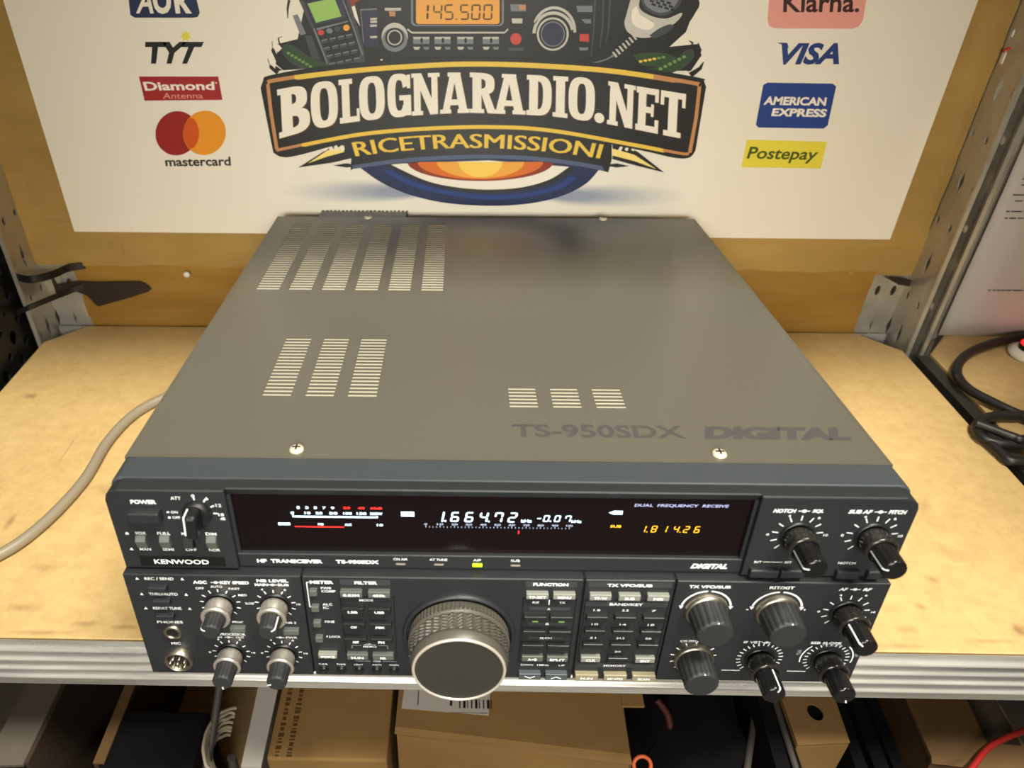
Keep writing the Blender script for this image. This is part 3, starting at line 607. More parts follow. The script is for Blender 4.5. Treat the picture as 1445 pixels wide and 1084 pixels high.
# --- chassis and feet
mb = MB(); mb.box(-199.5, 199.5, 26, 405, 3, 133); rp('chassis', mb, 'black')
for (x, y) in ((-160, 75), (160, 75), (-160, 372), (160, 372)):
    h = 36.44*math.cos(RT)/1.0 - y*math.sin(RT)*1.0
    mb = MB(); mb.lathe([(13, 0), (14, 2), (13, h), (10, h+0.001)], 24, (x, y, 3.2), axis=(0, 0, -1)); mb.v = [(a, b, max(c, -h)) for a, b, c in mb.v]; rp('foot', mb, 'rubber')
# --- top cover: real slots over a pale inner shield
slots = []
xs_back = [(-182.7, -165.0), (-157.3, -139.8), (-131.6, -114.0), (-105.8, -88.3), (-80.0, -63.0), (-54.4, -37.6)]
for a, b in xs_back: slots.append((a, b, 239.0, 386.0, 31))
for a, b in ((-143, -125.8), (-117, -100), (-91.5, -74.3)): slots.append((a, b, 88.3, 160.2, 18))
for a, b in ((4.9, 21.5), (30.3, 47.0), (55.6, 72.9)): slots.append((a, b, 78.5, 99.4, 6))
gx = sorted(set([-201.2, 201.2]+[v for s_ in slots for v in s_[:2]]))
gy = [27.8, 407.0]; H = []
for (a, b, y0, y1, n) in slots:
    DU = 0.72 if n > 20 else 0.56; p = (y1-y0)/(n-1+DU)
    for k in range(n): H.append((a, b, y0+k*p, y0+k*p+DU*p)); gy += [round(y0+k*p, 3), round(y0+k*p+DU*p, 3)]
gy = sorted(set(gy)); mb = MB(); idx = {}
def hole_at(x, y):
    for a, b, c, d in H:
        if a < x < b and c < y < d: return True
    return False
vs = [(x, y, ZT) for y in gy for x in gx]; fs = []; nx = len(gx)
for j in range(len(gy)-1):
    for i in range(nx-1):
        if not hole_at((gx[i]+gx[i+1])/2, (gy[j]+gy[j+1])/2): fs.append((j*nx+i, j*nx+i+1, (j+1)*nx+i+1, (j+1)*nx+i))
mb.add(vs, fs)
mb.box(-201.8, -200.6, 27.8, 407, 20, ZT+0.2); mb.box(200.6, 201.8, 27.8, 407, 20, ZT+0.2); mb.box(-201.2, 201.2, 405.8, 407, 118, ZT)
cover = rp('top_cover', mb, 'cover', solid=0.4)
for (a, b, y0, y1, n) in slots:
    q = MB(); q.box(a-1.5, b+1.5, y0-1.5, y1+1.5, ZT-1.3, ZT-0.24); rp('vent_shield', q, 'shield', cover)
mb = MB()
def flat_txt(mb, body, x0, x1, y0, y1, z, m, shear=0.0, off=0.0): mb.text(body, lambda a, b: (x0+(x1-x0)*a, y0+(y1-y0)*b, z), m, shear, off)
flat_txt(mb, 'TS-950SDX', 4.9, 100.6, 49.0, 61.5, ZT+0.23, 'coverprint', 0, 0.03); flat_txt(mb, 'DIGITAL', 109.7, 191, 48.8, 61.3, ZT+0.23, 'coverprint', 0.22, 0.07)
rp('lettering', mb, None, cover)
def screw(x, y, z):
    mb = MB(); mb.lathe([(3.9, 0), (3.9, 0.6), (3.3, 1.5), (2.0, 2.0), (0.9, 2.1)], 24, (x, y, z+0.4), axis=(0, 0, 1))
    mb.box(x-2.2, x+2.2, y-0.45, y+0.45, z+2.2, z+2.75, m='black'); mb.box(x-0.45, x+0.45, y-2.2, y+2.2, z+2.2, z+2.75, m='black'); return mb
for x, y in ((-111.9, 35.1), (113.7, 35.0), (-113.5, 404.0), (113.1, 404.0)): rp('screw', screw(x, y, ZT), 'screw', label='pale metal screw')
mb = MB()
mb.box(-164, -78, 407.6, 430, 90, 131.5)
for k in range(22): x = -163.6+k*4.02; mb.box(x, x+2.3, 430, 438, 90, 131.8)
mb.box(-164, -78, 436, 439, 90, 130); rp('heatsink', mb, 'fin')
# --- hood and upper front panel
def topround(x0, x1, z0, z1, r, n=7):
    out = [(x0, z0), (x1, z0)]
    for cx, a in ((x1-r, 0), (x0+r, 90)):
        for k in range(n+1): t = math.radians(a+90*k/n); out.append((cx+r*math.cos(t), z1-r+r*math.sin(t)))
    return out
mb = MB(); mb.prism(topround(-203.0, 203.4, 84, 135.6, 6), 9.6, 27.6, 'y', bev=1.2); mb.prism(topround(-196.5, 196.9, 84, 134.3, 6), 7, 12, 'y'); rp('hood', mb, 'hood')
mb = MB()
mb.prism([(-202, 82.2), (-141.5, 82.2), (-141.5, 136), (-195, 136), (-199, 134.6), (-201.4, 132.2), (-202.4, 129)], 0, 8.4, 'y', bev=0.8)
mb.prism([(124.5, 82.2), (202.2, 82.2), (202.6, 129), (201.6, 132.2), (199.2, 134.6), (195.2, 136), (124.5, 136)], 0, 8.4, 'y', bev=0.8)
mb.box(-141.5, 124.5, 2.2, 8.6, 82.2, 91.4, bev=0.5)                         # lower rail of the display frame
mb.prism([(8.6, 130.2), (4.6, 130.2), (2.0, 135.4), (2.6, 136.0), (8.6, 136.0)], -141.5, 124.5, 'x')   # sloping upper lip
mb.box(-141.5, -139.8, 3.0, 8.6, 91, 131); mb.box(122.8, 124.5, 3.0, 8.6, 91, 131)
upper = rp('upper_front_panel', mb, 'plastic')
mb = MB(); mb.box(-141, 124, 4.8, 7.0, 90.5, 131.5); disp = rp('display_window', mb, 'glass', label='dark glossy display window')
def lettering(L, cuts, parent):                                        # one printed part per panel block
    groups = [MB() for _ in range(len(cuts)+1)]
    for f, m in zip(L.f, L.fm):
        x = sum(L.v[i][0] for i in f)/len(f); groups[sum(x > c for c in cuts)].add([L.v[i] for i in f], [tuple(range(len(f)))], m)
    for g in groups: rp('lettering', g, None, parent)
# --- lettering helper on the two panels
def word(mb, body, cx, cz, wd, h, y=0.0, m='ink', shear=0.0, off=0.012):
    mb.text(body, lambda a, b: (cx-wd/2+wd*a, y-0.12, cz-h/2+h*b), m, shear, off)
def tick(mb, cx, cz, r0, r1, ang, y, wd=0.55, m='ink'):
    a = math.radians(ang); c, s_ = math.cos(a), math.sin(a); n = (-s_*wd/2, c*wd/2)
    mb.add([(cx+r0*c-n[0], y-0.12, cz+r0*s_-n[1]), (cx+r1*c-n[0], y-0.12, cz+r1*s_-n[1]), (cx+r1*c+n[0], y-0.12, cz+r1*s_+n[1]), (cx+r0*c+n[0], y-0.12, cz+r0*s_+n[1])], [(0, 1, 2, 3)], m)
def rect(mb, x0, x1, z0, z1, y, m='ink'): mb.add([(x0, y-0.12, z0), (x1, y-0.12, z0), (x1, y-0.12, z1), (x0, y-0.12, z1)], [(0, 1, 2, 3)], m)
def diamond(mb, cx, cz, r, y, m='ink'):
    mb.add([(cx+r*1.25*math.cos(k*PI/6), y-0.12, cz+r*math.sin(k*PI/6)) for k in range(12)], [tuple(range(12))], m); rect(mb, cx-r*3, cx+r*3, cz-0.22, cz+0.22, y, m)
def dial(mb, cx, cz, y, r0=8.6, r1=12.2, n=11, a0=225, a1=-45, ends=('0', '10'), mid=None):
    for k in range(n):
        a = a0+(a1-a0)*k/(n-1); tick(mb, cx, cz, r0+0.6, r1, a, y, 0.6 if k not in (0, n-1) else 0.45)
def arcline(mb, cx, cz, r, a0, a1, wd, y, m='ink', n=24):
    vs = []
    for k in range(n+1):
        a = math.radians(a0+(a1-a0)*k/n); vs += [(cx+(r-wd/2)*math.cos(a), y-0.12, cz+(r-wd/2)*math.sin(a)), (cx+(r+wd/2)*math.cos(a), y-0.12, cz+(r+wd/2)*math.sin(a))]
    mb.add(vs, [(2*i, 2*i+1, 2*i+3, 2*i+2) for i in range(n)], m)
L = MB()
word(L, 'POWER', -183, 128.3, 13, 2.7, off=0.04); word(L, 'ATT', -166.2, 131.0, 5.2, 2.1)
for t, x, z in (('0', -157.3, 132.6), ('6', -150.6, 131.0), ('12', -145.4, 126.6)): word(L, t, x, z, 1.6 if len(t) == 1 else 2.8, 2.0)
word(L, '18', -145.0, 120.4, 2.8, 1.9); word(L, 'dB', -144.6, 117.7, 2.6, 1.7)
for a in (92, 58, 26, -4): tick(L, -156.8, 121.9, 8.0, 10.2, a, 0, 0.8)
word(L, 'ON', -168.6, 121.8, 3.4, 1.7); word(L, 'OFF', -168.2, 118.2, 4.0, 1.7); rect(L, -172.4, -171.2, 121.3, 122.3, 0); rect(L, -172.4, -171.2, 117.5, 118.8, 0)
for t, x in (('VOX', -188.9), ('FULL', -176.8), ('MON', -164.8), ('DIM', -152.3)): word(L, t, x, 107.2, 5.6 if t != 'FULL' else 6.8, 1.9)
for t, x in (('MAN', -188.7), ('SEMI', -176.6), ('OFF', -164.6), ('NOR', -152.3)): word(L, t, x, 95.9, 5.8, 1.8)
L.add([(-197, -0.12, 106.2), (-194.9, -0.12, 106.2), (-195.3, -0.12, 107.4), (-196.3, -0.12, 107.7)], [(0, 1, 2, 3)], 'ink'); L.add([(-197, -0.12, 95.2), (-195, -0.12, 95.2), (-196, -0.12, 97)], [(0, 1, 2)], 'ink')
word(L, 'HF  TRANSCEIVER', -114.3, 86.3, 35, 2.7, 2.2, off=0.05); word(L, 'TS-950SDX', -78.3, 86.3, 23, 2.7, 2.2, off=0.05); word(L, 'DIGITAL', 107.6, 86.4, 19.5, 3.6, 2.2, shear=0.3, off=0.06)
for t, x, wd in (('ON AIR', -55.3, 7.6), ('AT TUNE', -35.2, 9.4), ('AIP', -14.8, 4.2), ('SUB', 5.4, 4.8)): word(L, t, x, 88.7, wd, 1.7, 2.2)
for pre, suf, x0, x1, xd in (('NOTCH', 'SQL', 131.4, 156.2, 146.6), ('SUB AF', 'PITCH', 168.5, 197.0, 184.2)):
    word(L, pre, (x0+xd-4)/2, 127.3, xd-4-x0, 2.5, shear=0.2, off=0.04); word(L, suf, (xd+4+x1)/2, 127.3, x1-xd-4, 2.5, shear=0.2, off=0.04); diamond(L, xd, 127.3, 1.0, 0)
dial(L, 146.6, 111.3, 0, 9.2, 13.0); dial(L, 184.2, 111.3, 0, 9.2, 13.0)
for cx in (146.6, 184.2): word(L, '0', cx-14.6, 111.5, 1.4, 1.6); word(L, '4', cx-6.5, 124.0, 1.4, 1.6); word(L, '6', cx+8.5, 123.0, 1.4, 1.6); word(L, '10', cx+14.6, 111.5, 2.2, 1.6)
word(L, 'RIT', 131.3, 92.2, 3.8, 1.5); word(L, 'XIT', 146.8, 92.2, 3.8, 1.5); rect(L, 134, 144, 92.1, 92.4, 0); word(L, 'NOTCH', 177.2, 92.2, 9, 1.6)
lettering(L, (-141, 124), upper)
mb = MB(); mb.box(-193.0, -148.0, -0.5, 0.2, 84.3, 91.2, bev=0.3); bd = rp('name_badge', mb, 'gloss')
mb = MB(); mb.text('KENWOOD', lambda a, b: (-185.5+29*a, -0.65, 86.0+3.2*b), 'ink', 0, 0.02); rp('badge_lettering', mb, None, bd)
# --- display readout
D = MB(); YD = 4.8
def dw(body, cx, cz, wd, h, m='vfd', shear=0.0, off=0.02): D.text(body, lambda a, b: (cx-wd/2+wd*a, YD-0.2, cz-h/2+h*b), m, shear, off)
def dr(x0, x1, z0, z1, m='vfd'): rect(D, x0, x1, z0, z1, YD-0.05, m)
def dseg(ch, l, w_, z0, h, m, sl=0.16, t=0.2):
    for pl in seg_polys(ch, t): D.add([(l+w_*a+sl*h*b, YD-0.2, z0+h*b) for a, b in pl], [tuple(range(len(pl)))], m)
for t, x in (('1', -106.7), ('3', -102.3), ('5', -97.9), ('7', -93.4), ('9', -89.1)): dw(t, x, 121.6, 1.3 if t == '1' else 1.7, 1.6)
for t, x, wd in (('20', -81.9, 3.6), ('40', -74.5, 3.4), ('60dB', -66.8, 6)): dw(t, x, 121.7, wd, 1.5, 'vfdred')
for t, x, wd in (('0', -110.1, 1.8), ('10', -102.3, 3.0), ('25', -96.4, 3.6), ('50', -89.0, 4.2), ('100', -81.7, 4.4), ('150', -74.5, 5.0), ('200W', -67.0, 6.4)): dw(t, x, 118.0, wd, 1.6)
dr(-110.2, -66.6, 115.1, 116.0); dr(-110.2, -109.6, 115.1, 117.2); dr(-67.0, -66.3, 115.1, 116.4); dr(-109.9, -84.2, 108.3, 108.9, 'vfdred')
dr(-118.2, -112.0, 109.6, 111.1); dw('PO', -96.1, 110.4, 2.8, 1.5); dw('ALC', -81.9, 110.3, 3.6, 1.5); dw('10', -65.4, 110.3, 3.2, 1.5); dr(-54.2, -47.6, 116.5, 119.6)
z0, h = 113.2, 6.6
for ch, x in (('1', -36.2), ('6', -29.3), ('6', -22.0), ('4', -14.6), ('7', -7.0), ('2', 0.1)):
    if ch == '1':
        for pl in (((0.6, 0), (0.8, 0), (0.8, 1), (0.6, 1)),): D.add([(x+4.2*a+0.16*h*b, YD-0.2, z0+h*b) for a, b in pl], [(0, 1, 2, 3)], 'vfd')
    else: dseg(ch, x, 4.3, z0, h, 'vfd')
for x in (-31.6, -9.3): dr(x-0.5, x+0.4, z0, z0+0.9)
dw('kHz', 10.0, 114.3, 5.4, 1.9)
for ch, x in (('-', 14.6), ('0', 18.3), ('0', 23.9), ('7', 29.3)): dseg(ch, x, 3.0, 114.0, 4.2, 'vfd')
dr(21.9, 22.6, 114.0, 114.7); dw('kHz', 35.6, 114.4, 5.2, 1.7)
for k in range(41): x = -41.7+k*1.85; dr(x-0.16, x+0.16, 109.1, 109.1+(1.5 if k % 4 == 0 else 0.8), 'vfddim')
for k in range(11): dw(('0', '10', '20', '30', '40', '50', '60', '70', '80', '90', '100')[k], -41.7+k*7.4, 111.4, 1.5 if k == 0 else 3.4, 1.2, 'vfddim')
dr(6.1, 6.7, 105.4, 107.6, 'vfdred')
D.add([(51.4, YD-0.2, 120.6), (54.2, YD-0.2, 121.8), (54.2, YD-0.2, 119.4)], [(0, 1, 2)], 'vfd'); dr(54.0, 58.4, 119.5, 121.8); dw('SUB', 56.1, 111.4, 5.6, 1.6, 'vfdamber')
for ch, x in (('1', 68.6), ('8', 74.2), ('1', 79.6), ('4', 85.6), ('2', 90.8), ('6', 96.3)): dseg(ch, x, 2.7, 107.6, 4.4, 'vfdamber', t=0.16)
dr(72.2, 72.7, 107.6, 108.1, 'vfdamber'); dr(89.2, 89.7, 107.6, 108.1, 'vfdamber')
dw('DUAL  FREQUENCY  RECEIVE', 87.5, 125.6, 47.4, 2.1, 'vfdprint', 0.12)
rp('display_readout', D, None, disp)
# --- front LEDs
for x, m_ in ((-55.3, 'ledoff'), (-35.0, 'ledoff'), (-14.6, 'ledgreen'), (5.6, 'ledoff')):
    mb = MB(); hh = 1.0 if m_ == 'ledgreen' else 0.5; mb.box(x-2.6, x+2.6, 1.5, 2.6, 85.2-hh, 85.2+hh, bev=0.35); rp('indicator_led', mb, m_, label='lit green indicator' if m_ == 'ledgreen' else None)
# --- keys
def key(x0, x1, z0, z1, y, d, m, bev=0.4, name='push_button'):
    mb = MB(); mb.box(x0, x1, y-d, y+0.5, z0, z1, bev=bev); return rp(name, mb, m)
key(-190.6, -174.8, 117.6, 124.6, 0, 5.0, 'plastic', 0.8, 'power_button')
for x, up_ in ((-188.8, 1), (-176.4, 1), (-164.4, 0), (-152.2, 1)):
    mb = MB(); z = 102.4
    pr = [(0.5, z-4), (0.5, z+4), (-1.2, z+4), (-3.2, z+1.5), (-2.0, z-3.6), (-0.8, z-4)] if up_ else [(0.5, z-4), (0.5, z+4), (-0.8, z+4), (-1.4, z+2.5), (-3.4, z-2.0), (-2.0, z-4)]
    mb.prism(pr, x-2.6, x+2.6, 'x', bev=0.3); rp('rocker_switch', mb, 'keygrey' if up_ else 'keydark')
for a, b in ((127.6, 142.6), (143.6, 156), (172.6, 184.2), (188.6, 196)): key(a, b, 83.2, 88.6, 0, 3.0, 'plastic', 0.8)
# ATT pointer knob
mb = MB(); mb.lathe([(7.4, 0), (7.4, 2.2), (6.8, 3.0), (5.0, 3.2)], 36, (-156.8, -0.1, 121.9)); ak = rp('attenuator_knob', mb, 'black')
T_ = Matrix.Translation((-156.8, 0, 121.9)) @ Matrix.Rotation(math.radians(4), 4, 'Y')
mb = MB(); mb.box(-2.9, 2.9, -12, -2.5, -8.2, 6.6, bev=1.8, T=T_); rp('pointer_bar', mb, 'black', ak)
mb = MB(); mb.box(-3.15, -2.45, -11.6, -5, -5.5, 6.3, T=T_); rp('pointer_line', mb, 'ink', ak)
# --- lower front panel
mb = MB()
for a, b in ((-203.2, -108.4), (-107.4, 41.6), (42.6, 89.8), (90.8, 202.4)): mb.box(a, b, LY, 8, 0, 80.6, bev=0.55)
mb.box(-202, 201.5, -1.2, 8, 0.6, 80.0, m='black'); mb.box(-200, 200, 3, 8, 80, 84, m='black')
lower = rp('lower_front_panel', mb, 'plastic')
for a, b, c, d in ((-87.6, -60.8, 74.9, 78.7), (11.0, 38.2, 75.3, 79.0), (44.2, 88.2, 75.8, 79.2), (44.2, 88.2, 61.3, 64.8), (44.2, 88.2, 10.9, 13.9), (14, 36, 57.6, 59.6), (14, 36, 45.7, 47.7), (15, 34, 34.2, 36.1)): mb = MB(); mb.box(a, b, LY-0.25, LY+0.2, c, d); rp('label_strip', mb, 'strip', lower)
L = MB(); Y = LY; YS = LY-0.25
for t, z in (('REC / SEND', 77.7), ('THRU/AUTO', 66.0), ('REF/AT TUNE', 54.9)):
    x0 = -184.0; word(L, t, x0, z, 15.6, 2.0, Y)
    for sx, dx in ((-195.8, 1), (-171.6, -1)): L.add([(sx-1.0, Y-0.12, z-0.9), (sx+1.0, Y-0.12, z-0.9), (sx, Y-0.12, z+0.9)], [(0, 1, 2)], 'ink')
word(L, 'PHONES', -184.6, 43.8, 14.4, 2.0, Y); word(L, 'MIC', -184.6, 26.2, 5.4, 2.0, Y)
word(L, 'AGC', -162.6, 75.4, 7.4, 2.3, Y, off=0.04); word(L, 'KEY SPEED', -144.0, 75.4, 15.5, 2.3, Y, off=0.04); diamond(L, -154, 75.4, 0.95, Y)
word(L, 'NB LEVEL', -123.5, 77.2, 17, 2.2, Y, off=0.04); word(L, 'MAIN', -129.8, 74.2, 7, 1.9, Y, off=0.03); word(L, 'SUB', -118, 74.2, 6, 1.9, Y, off=0.03); diamond(L, -123.8, 74.2, 0.9, Y)
for t, x, z, wd in (('OFF', -163.4, 70.8, 4.6), ('AUTO', -154.2, 72.2, 6.4), ('FAST', -144.8, 70.8, 6), ('MED', -141.0, 66, 4.6), ('SLOW', -137.9, 59.6, 5.0)): word(L, t, x, z, wd, 1.6, Y)
for cx in (-154, -124): dial(L, cx, 59.1, Y, 8.4, 11.2)
word(L, 'PROC', -146.6, 44.6, 6, 1.5, Y); word(L, 'NB 2', -117, 44.6, 5.6, 1.5, Y)
word(L, 'PROCESSOR', -151, 34.4, 14.5, 1.9, Y, off=0.03); word(L, 'IN', -158.8, 31.9, 2.4, 1.6, Y); word(L, 'OUT', -147.2, 31.9, 4.6, 1.6, Y); diamond(L, -153.6, 31.9, 0.8, Y)
word(L, 'MIC', -131.2, 32.3, 5, 1.7, Y); word(L, 'PWR', -118, 32.3, 6.4, 1.7, Y); diamond(L, -124.4, 32.3, 0.8, Y)
for cx in (-154, -124): dial(L, cx, 18.6, Y, 8.2, 10.8)
for cx, cz in ((-124, 59.1), (-154, 18.6), (-124, 18.6)): word(L, '0', cx-12.4, cz+0.3, 1.4, 1.4, Y); word(L, '4', cx-6, cz+11.4, 1.4, 1.4, Y); word(L, '6', cx+6.4, cz+11.4, 1.4, 1.4, Y); word(L, '10', cx+12.6, cz+0.3, 2.2, 1.4, Y)
word(L, 'METER', -97.3, 76.6, 12.6, 2.3, Y, off=0.04); rect(L, -105.6, -105.1, 57.6, 76.6, Y); rect(L, -105.6, -104, 76.2, 76.7, Y); rect(L, -105.6, -104.2, 57.4, 57.9, Y)
for t, x, z, wd in (('PWR', -95.2, 72.2, 5.8), ('COMP', -94.2, 69.8, 7.6), ('ALC', -95.6, 59.7, 5.2), ('IC', -96.6, 57.1, 3.0), ('FINE', -95.4, 45.9, 5.4), ('F.LOCK', -94.2, 33.6, 8)): word(L, t, x, z, wd, 1.7, Y)
word(L, 'FILTER', -73.7, 76.8, 12.2, 2.2, YS, off=0.04); word(L, 'FUNCTION', 24.3, 77.3, 18.6, 2.2, YS, off=0.04); word(L, 'TX VFO/SUB', 66, 77.4, 24, 2.2, YS, off=0.04); word(L, 'BAND/KEY', 66, 63.0, 18, 1.9, YS, off=0.03); word(L, 'MEMORY', 65.6, 12.4, 12.6, 1.7, YS)
word(L, 'MODE', -74.2, 63.3, 7.6, 1.7, Y); word(L, 'QUICK', -74.3, 27.6, 7.4, 1.5, Y); word(L, 'MEMO', -74.3, 25.6, 7.4, 1.5, Y)
rect(L, -84.6, -79, 26.4, 26.8, Y, 'inkgrey'); rect(L, -69.6, -64, 26.4, 26.8, Y, 'inkgrey'); rect(L, -84.6, -84.2, 24, 26.8, Y, 'inkgrey'); rect(L, -64.4, -64, 24, 26.8, Y, 'inkgrey')
word(L, 'VOX', -70.9, 13.0, 4.6, 1.3, Y); rect(L, -83, -74.5, 12.9, 13.2, Y, 'inkgrey'); rect(L, -67.6, -59.5, 12.9, 13.2, Y, 'inkgrey')
for t, x in (('CAR', -102), ('TONE', -91.7), ('DELAY', -81.6), ('ANTI', -71.2), ('GAIN', -61.2)): word(L, t, x, 9.9, 5.2, 1.2, Y)
word(L, 'RX', 17.4, 63.4, 3.6, 1.6, Y); word(L, 'TX', 31.6, 63.4, 3.4, 1.6, Y); rect(L, 24.2, 24.7, 61.6, 65.4, Y); word(L, 'A', 24.6, 58.6, 1.7, 1.5, YS); word(L, 'B', 24.6, 46.7, 1.7, 1.5, YS); word(L, 'M.CH', 24.6, 35.2, 6.6, 1.5, YS)
word(L, 'DOWN', 15.4, 11.8, 7, 1.5, Y); word(L, '1MHz', 24.6, 11.8, 6.8, 1.5, Y); word(L, 'UP', 35.4, 11.8, 3.6, 1.5, Y)
for i, row in enumerate((('1.8', '3.5', '7'), ('10', '14', '18'), ('21', '24.5', '28'))):
    for j, t in enumerate(row): word(L, t, (50.7, 66.1, 81.5)[j], (58.0, 46.8, 35.7)[i], 1.6+1.0*len(t.replace('.', '')), 1.5, Y)
word(L, '50', 65.9, 24.3, 3.4, 1.4, Y)
word(L, 'TX VFO/SUB', 108.3, 76.9, 22, 2.1, Y, off=0.03); word(L, 'RIT/XIT', 146.2, 76.9, 13, 2.1, Y, off=0.03); word(L, 'AF', 178.4, 76.4, 4.6, 2.1, Y, shear=0.2, off=0.03); word(L, 'RF', 191, 76.4, 4.6, 2.1, Y, shear=0.2, off=0.03); diamond(L, 184.6, 76.4, 0.9, Y)
for cx in (108.8, 146.7):
    for s_ in (1, -1): arcline(L, cx, 60.2, 13.4, 90-4*s_, 90-78*s_, 1.0, Y); a = math.radians(90-84*s_); L.add([(cx+13.4*math.cos(a)-1.3, Y-0.12, 60.2+13.4*math.sin(a)+0.9), (cx+13.4*math.cos(a)+1.3, Y-0.12, 60.2+13.4*math.sin(a)+0.9), (cx+13.4*math.cos(a), Y-0.12, 60.2+13.4*math.sin(a)-1.6)], [(0, 1, 2)], 'ink')
word(L, '-', 131.4, 60, 1.4, 0.5, Y); word(L, '+', 162, 60.4, 1.4, 1.4, Y)
dial(L, 184.2, 59.1, Y, 9, 12.6); word(L, '0', 169.8, 59.3, 1.4, 1.5, Y); word(L, '10', 199, 59.3, 2.2, 1.5, Y); word(L, '4', 178.2, 72, 1.4, 1.4, Y); word(L, '6', 191.6, 72, 1.4, 1.4, Y)
word(L, 'CW PITCH', 105.2, 34.0, 11, 1.7, Y); dial(L, 108.9, 20.6, Y, 10.4, 13, 11)
word(L, 'IF VBT', 139.8, 33.8, 9.6, 1.8, Y); diamond(L, 147.6, 33.8, 0.9, Y); dial(L, 146.4, 20.4, Y, 10, 13, 21)
word(L, 'SSB SLOPE', 180.4, 34.0, 17, 1.9, Y, off=0.03); word(L, 'TUNE', 184, 31.9, 12, 1.0, Y, 'inkgrey'); dial(L, 183.8, 20.8, Y, 10, 12.8, 21); arcline(L, 183.8, 20.8, 14.6, 135, 192, 0.7, Y); arcline(L, 183.8, 20.8, 14.6, 45, -12, 0.7, Y)
word(L, 'LOW', 167.4, 26, 2.2, 4.4, Y, 'inkgrey'); word(L, 'HIGH', 200, 25, 2.2, 4.4, Y, 'inkgrey')
rect(L, 127, 137.5, 9.4, 9.9, Y); rect(L, 164.5, 175, 9.4, 9.9, Y)
lettering(L, (-107.9, -45, 42, 90.2), lower)
# frames around the key blocks
for a, b, c, d in ((-88.4, -59.0, 16.4, 66.6), (10.2, 39.2, 15.0, 66.8), (43.6, 88.8, 15.6, 66.4)):
    mb = MB()
    for x0, x1, z0, z1 in ((a, b, c, c+0.5), (a, b, d-0.5, d), (a, a+0.5, c, d), (b-0.5, b, c, d)): mb.box(x0, x1, LY-0.45, LY+0.2, z0, z1)
    rp('key_frame', mb, 'black', lower)
def lkey(cx, cz, wd, h, m, txt=None, d=2.6, tm='ink', tw=None):
    k = key(cx-wd/2, cx+wd/2, cz-h/2, cz+h/2, LY, d, m)
    if txt:
        l = MB(); tw = tw or min(wd*0.8, 1.75*len(txt)); l.text(txt, lambda a, b: (cx-tw/2+tw*a, LY-d-0.1, cz-1.2+1.9*b), tm, 0, 0.035); rp('key_lettering', l, None, k)
    return k
for z in (70.4, 58.1, 45.9, 33.4): lkey(-102.0, z, 4.2, 4.0, 'keygrey')
for x, t in ((-81.7, '8.83M'), (-66.8, '455k')): lkey(x, 70.0, 11.8, 4.4, 'keygrey', t)
for z, ts in ((57.6, ('LSB', 'USB')), (45.6, ('CW', 'FSK')), (33.4, ('AM', 'FM'))):
    for x, t in zip((-81.6, -67.1), ts): lkey(x, z, 12.2, 4.6, 'keydark', t, 3.2)
for x, t in ((-81.4, 'M.IN'), (-66.8, 'MR')): lkey(x, 19.3, 12.0, 4.4, 'keygrey', t)
lkey(-98.4, 19.8, 10.6, 3.6, 'keylight', 'VOICE')
for x in (-102.1, -91.8, -81.5, -71.2, -61.2):
    mb = MB(); mb.lathe([(3.0, 0), (3.0, 0.6), (2.4, 0.7), (2.2, 0.2), (1.9, 0.2), (1.8, 1.0), (1.4, 1.3)], 24, (x, LY, 5.7)); mb.box(x-1.3, x+1.3, LY-1.5, LY-1.2, 5.45, 5.95); rp('trimmer', mb, 'black')
for x, t in ((17.5, 'TF-SET'), (31.8, 'MENU')): lkey(x, 70.4, 11.8, 3.8, 'keylight', t)
for z, g in ((53.0, True), (41.5, False), (29.9, False)):
    for x in (17.4, 31.6):
        k = lkey(x, z, 12.4, 4.4, 'keydark', None, 3.2)
        if g: mb = MB(); mb.box(x-1.6, x+1.6, LY-3.3, LY-3, z-1.5, z-0.7); rp('key_lamp', mb, 'ledoff' if not g else 'pgreenl', k)
for x, t in ((17.8, 'A=B'), (31.9, 'SPLIT')): lkey(x, 20.0, 12.0, 4.2, 'keygrey', t)
for x, u in ((17.2, -1), (32.4, 1)):
    k = lkey(x, 4.7, 12.6, 5.2, 'keyslate', None, 3.0); l = MB(); yy = LY-3.1
    for s_ in (1, -1): l.add([(x, yy, 4.7+u*1.0), (x+s_*3, yy, 4.7-u*0.6), (x+s_*3, yy, 4.7-u*1.3), (x, yy, 4.7+u*0.3)], [(0, 1, 2, 3)], 'ink')
    rp('key_lettering', l, None, k)
for x, t in ((51, 'TF-W'), (66.4, 'SUB'), (81.6, 'M/S')): lkey(x, 70.2, 11.6, 4.0, 'keylight', t)
for z in (53.8, 42.9, 31.8):
    for x in (50.8, 66.1, 81.4): lkey(x, z, 11.4, 3.8, 'keydark', None, 3.2)
lkey(50.7, 20, 11, 4, 'keylight', 'CLR'); lkey(65.9, 20.3, 11.4, 3.8, 'keydark', None, 3.2); lkey(81.4, 20, 11, 4, 'keylight', 'ENT')
for x, t in ((49.9, 'M.IN'), (66.3, 'M>VFO'), (82.6, 'SCAN')): lkey(x, 4.6, 13.2, 5.2, 'keybeige', t, 3.0)
for z, x0, x1 in ((72.2, -190, -180.2), (62.0, -189.4, -180.2), (50.4, -190, -180.4)): key(x0, x1, z-1.9, z+1.9, LY, 3.4, 'plastic', 0.5)
lkey(-146.8, 40.4, 8.6, 3.4, 'keygrey'); lkey(-117.1, 39.2, 8.6, 3.6, 'keygrey')
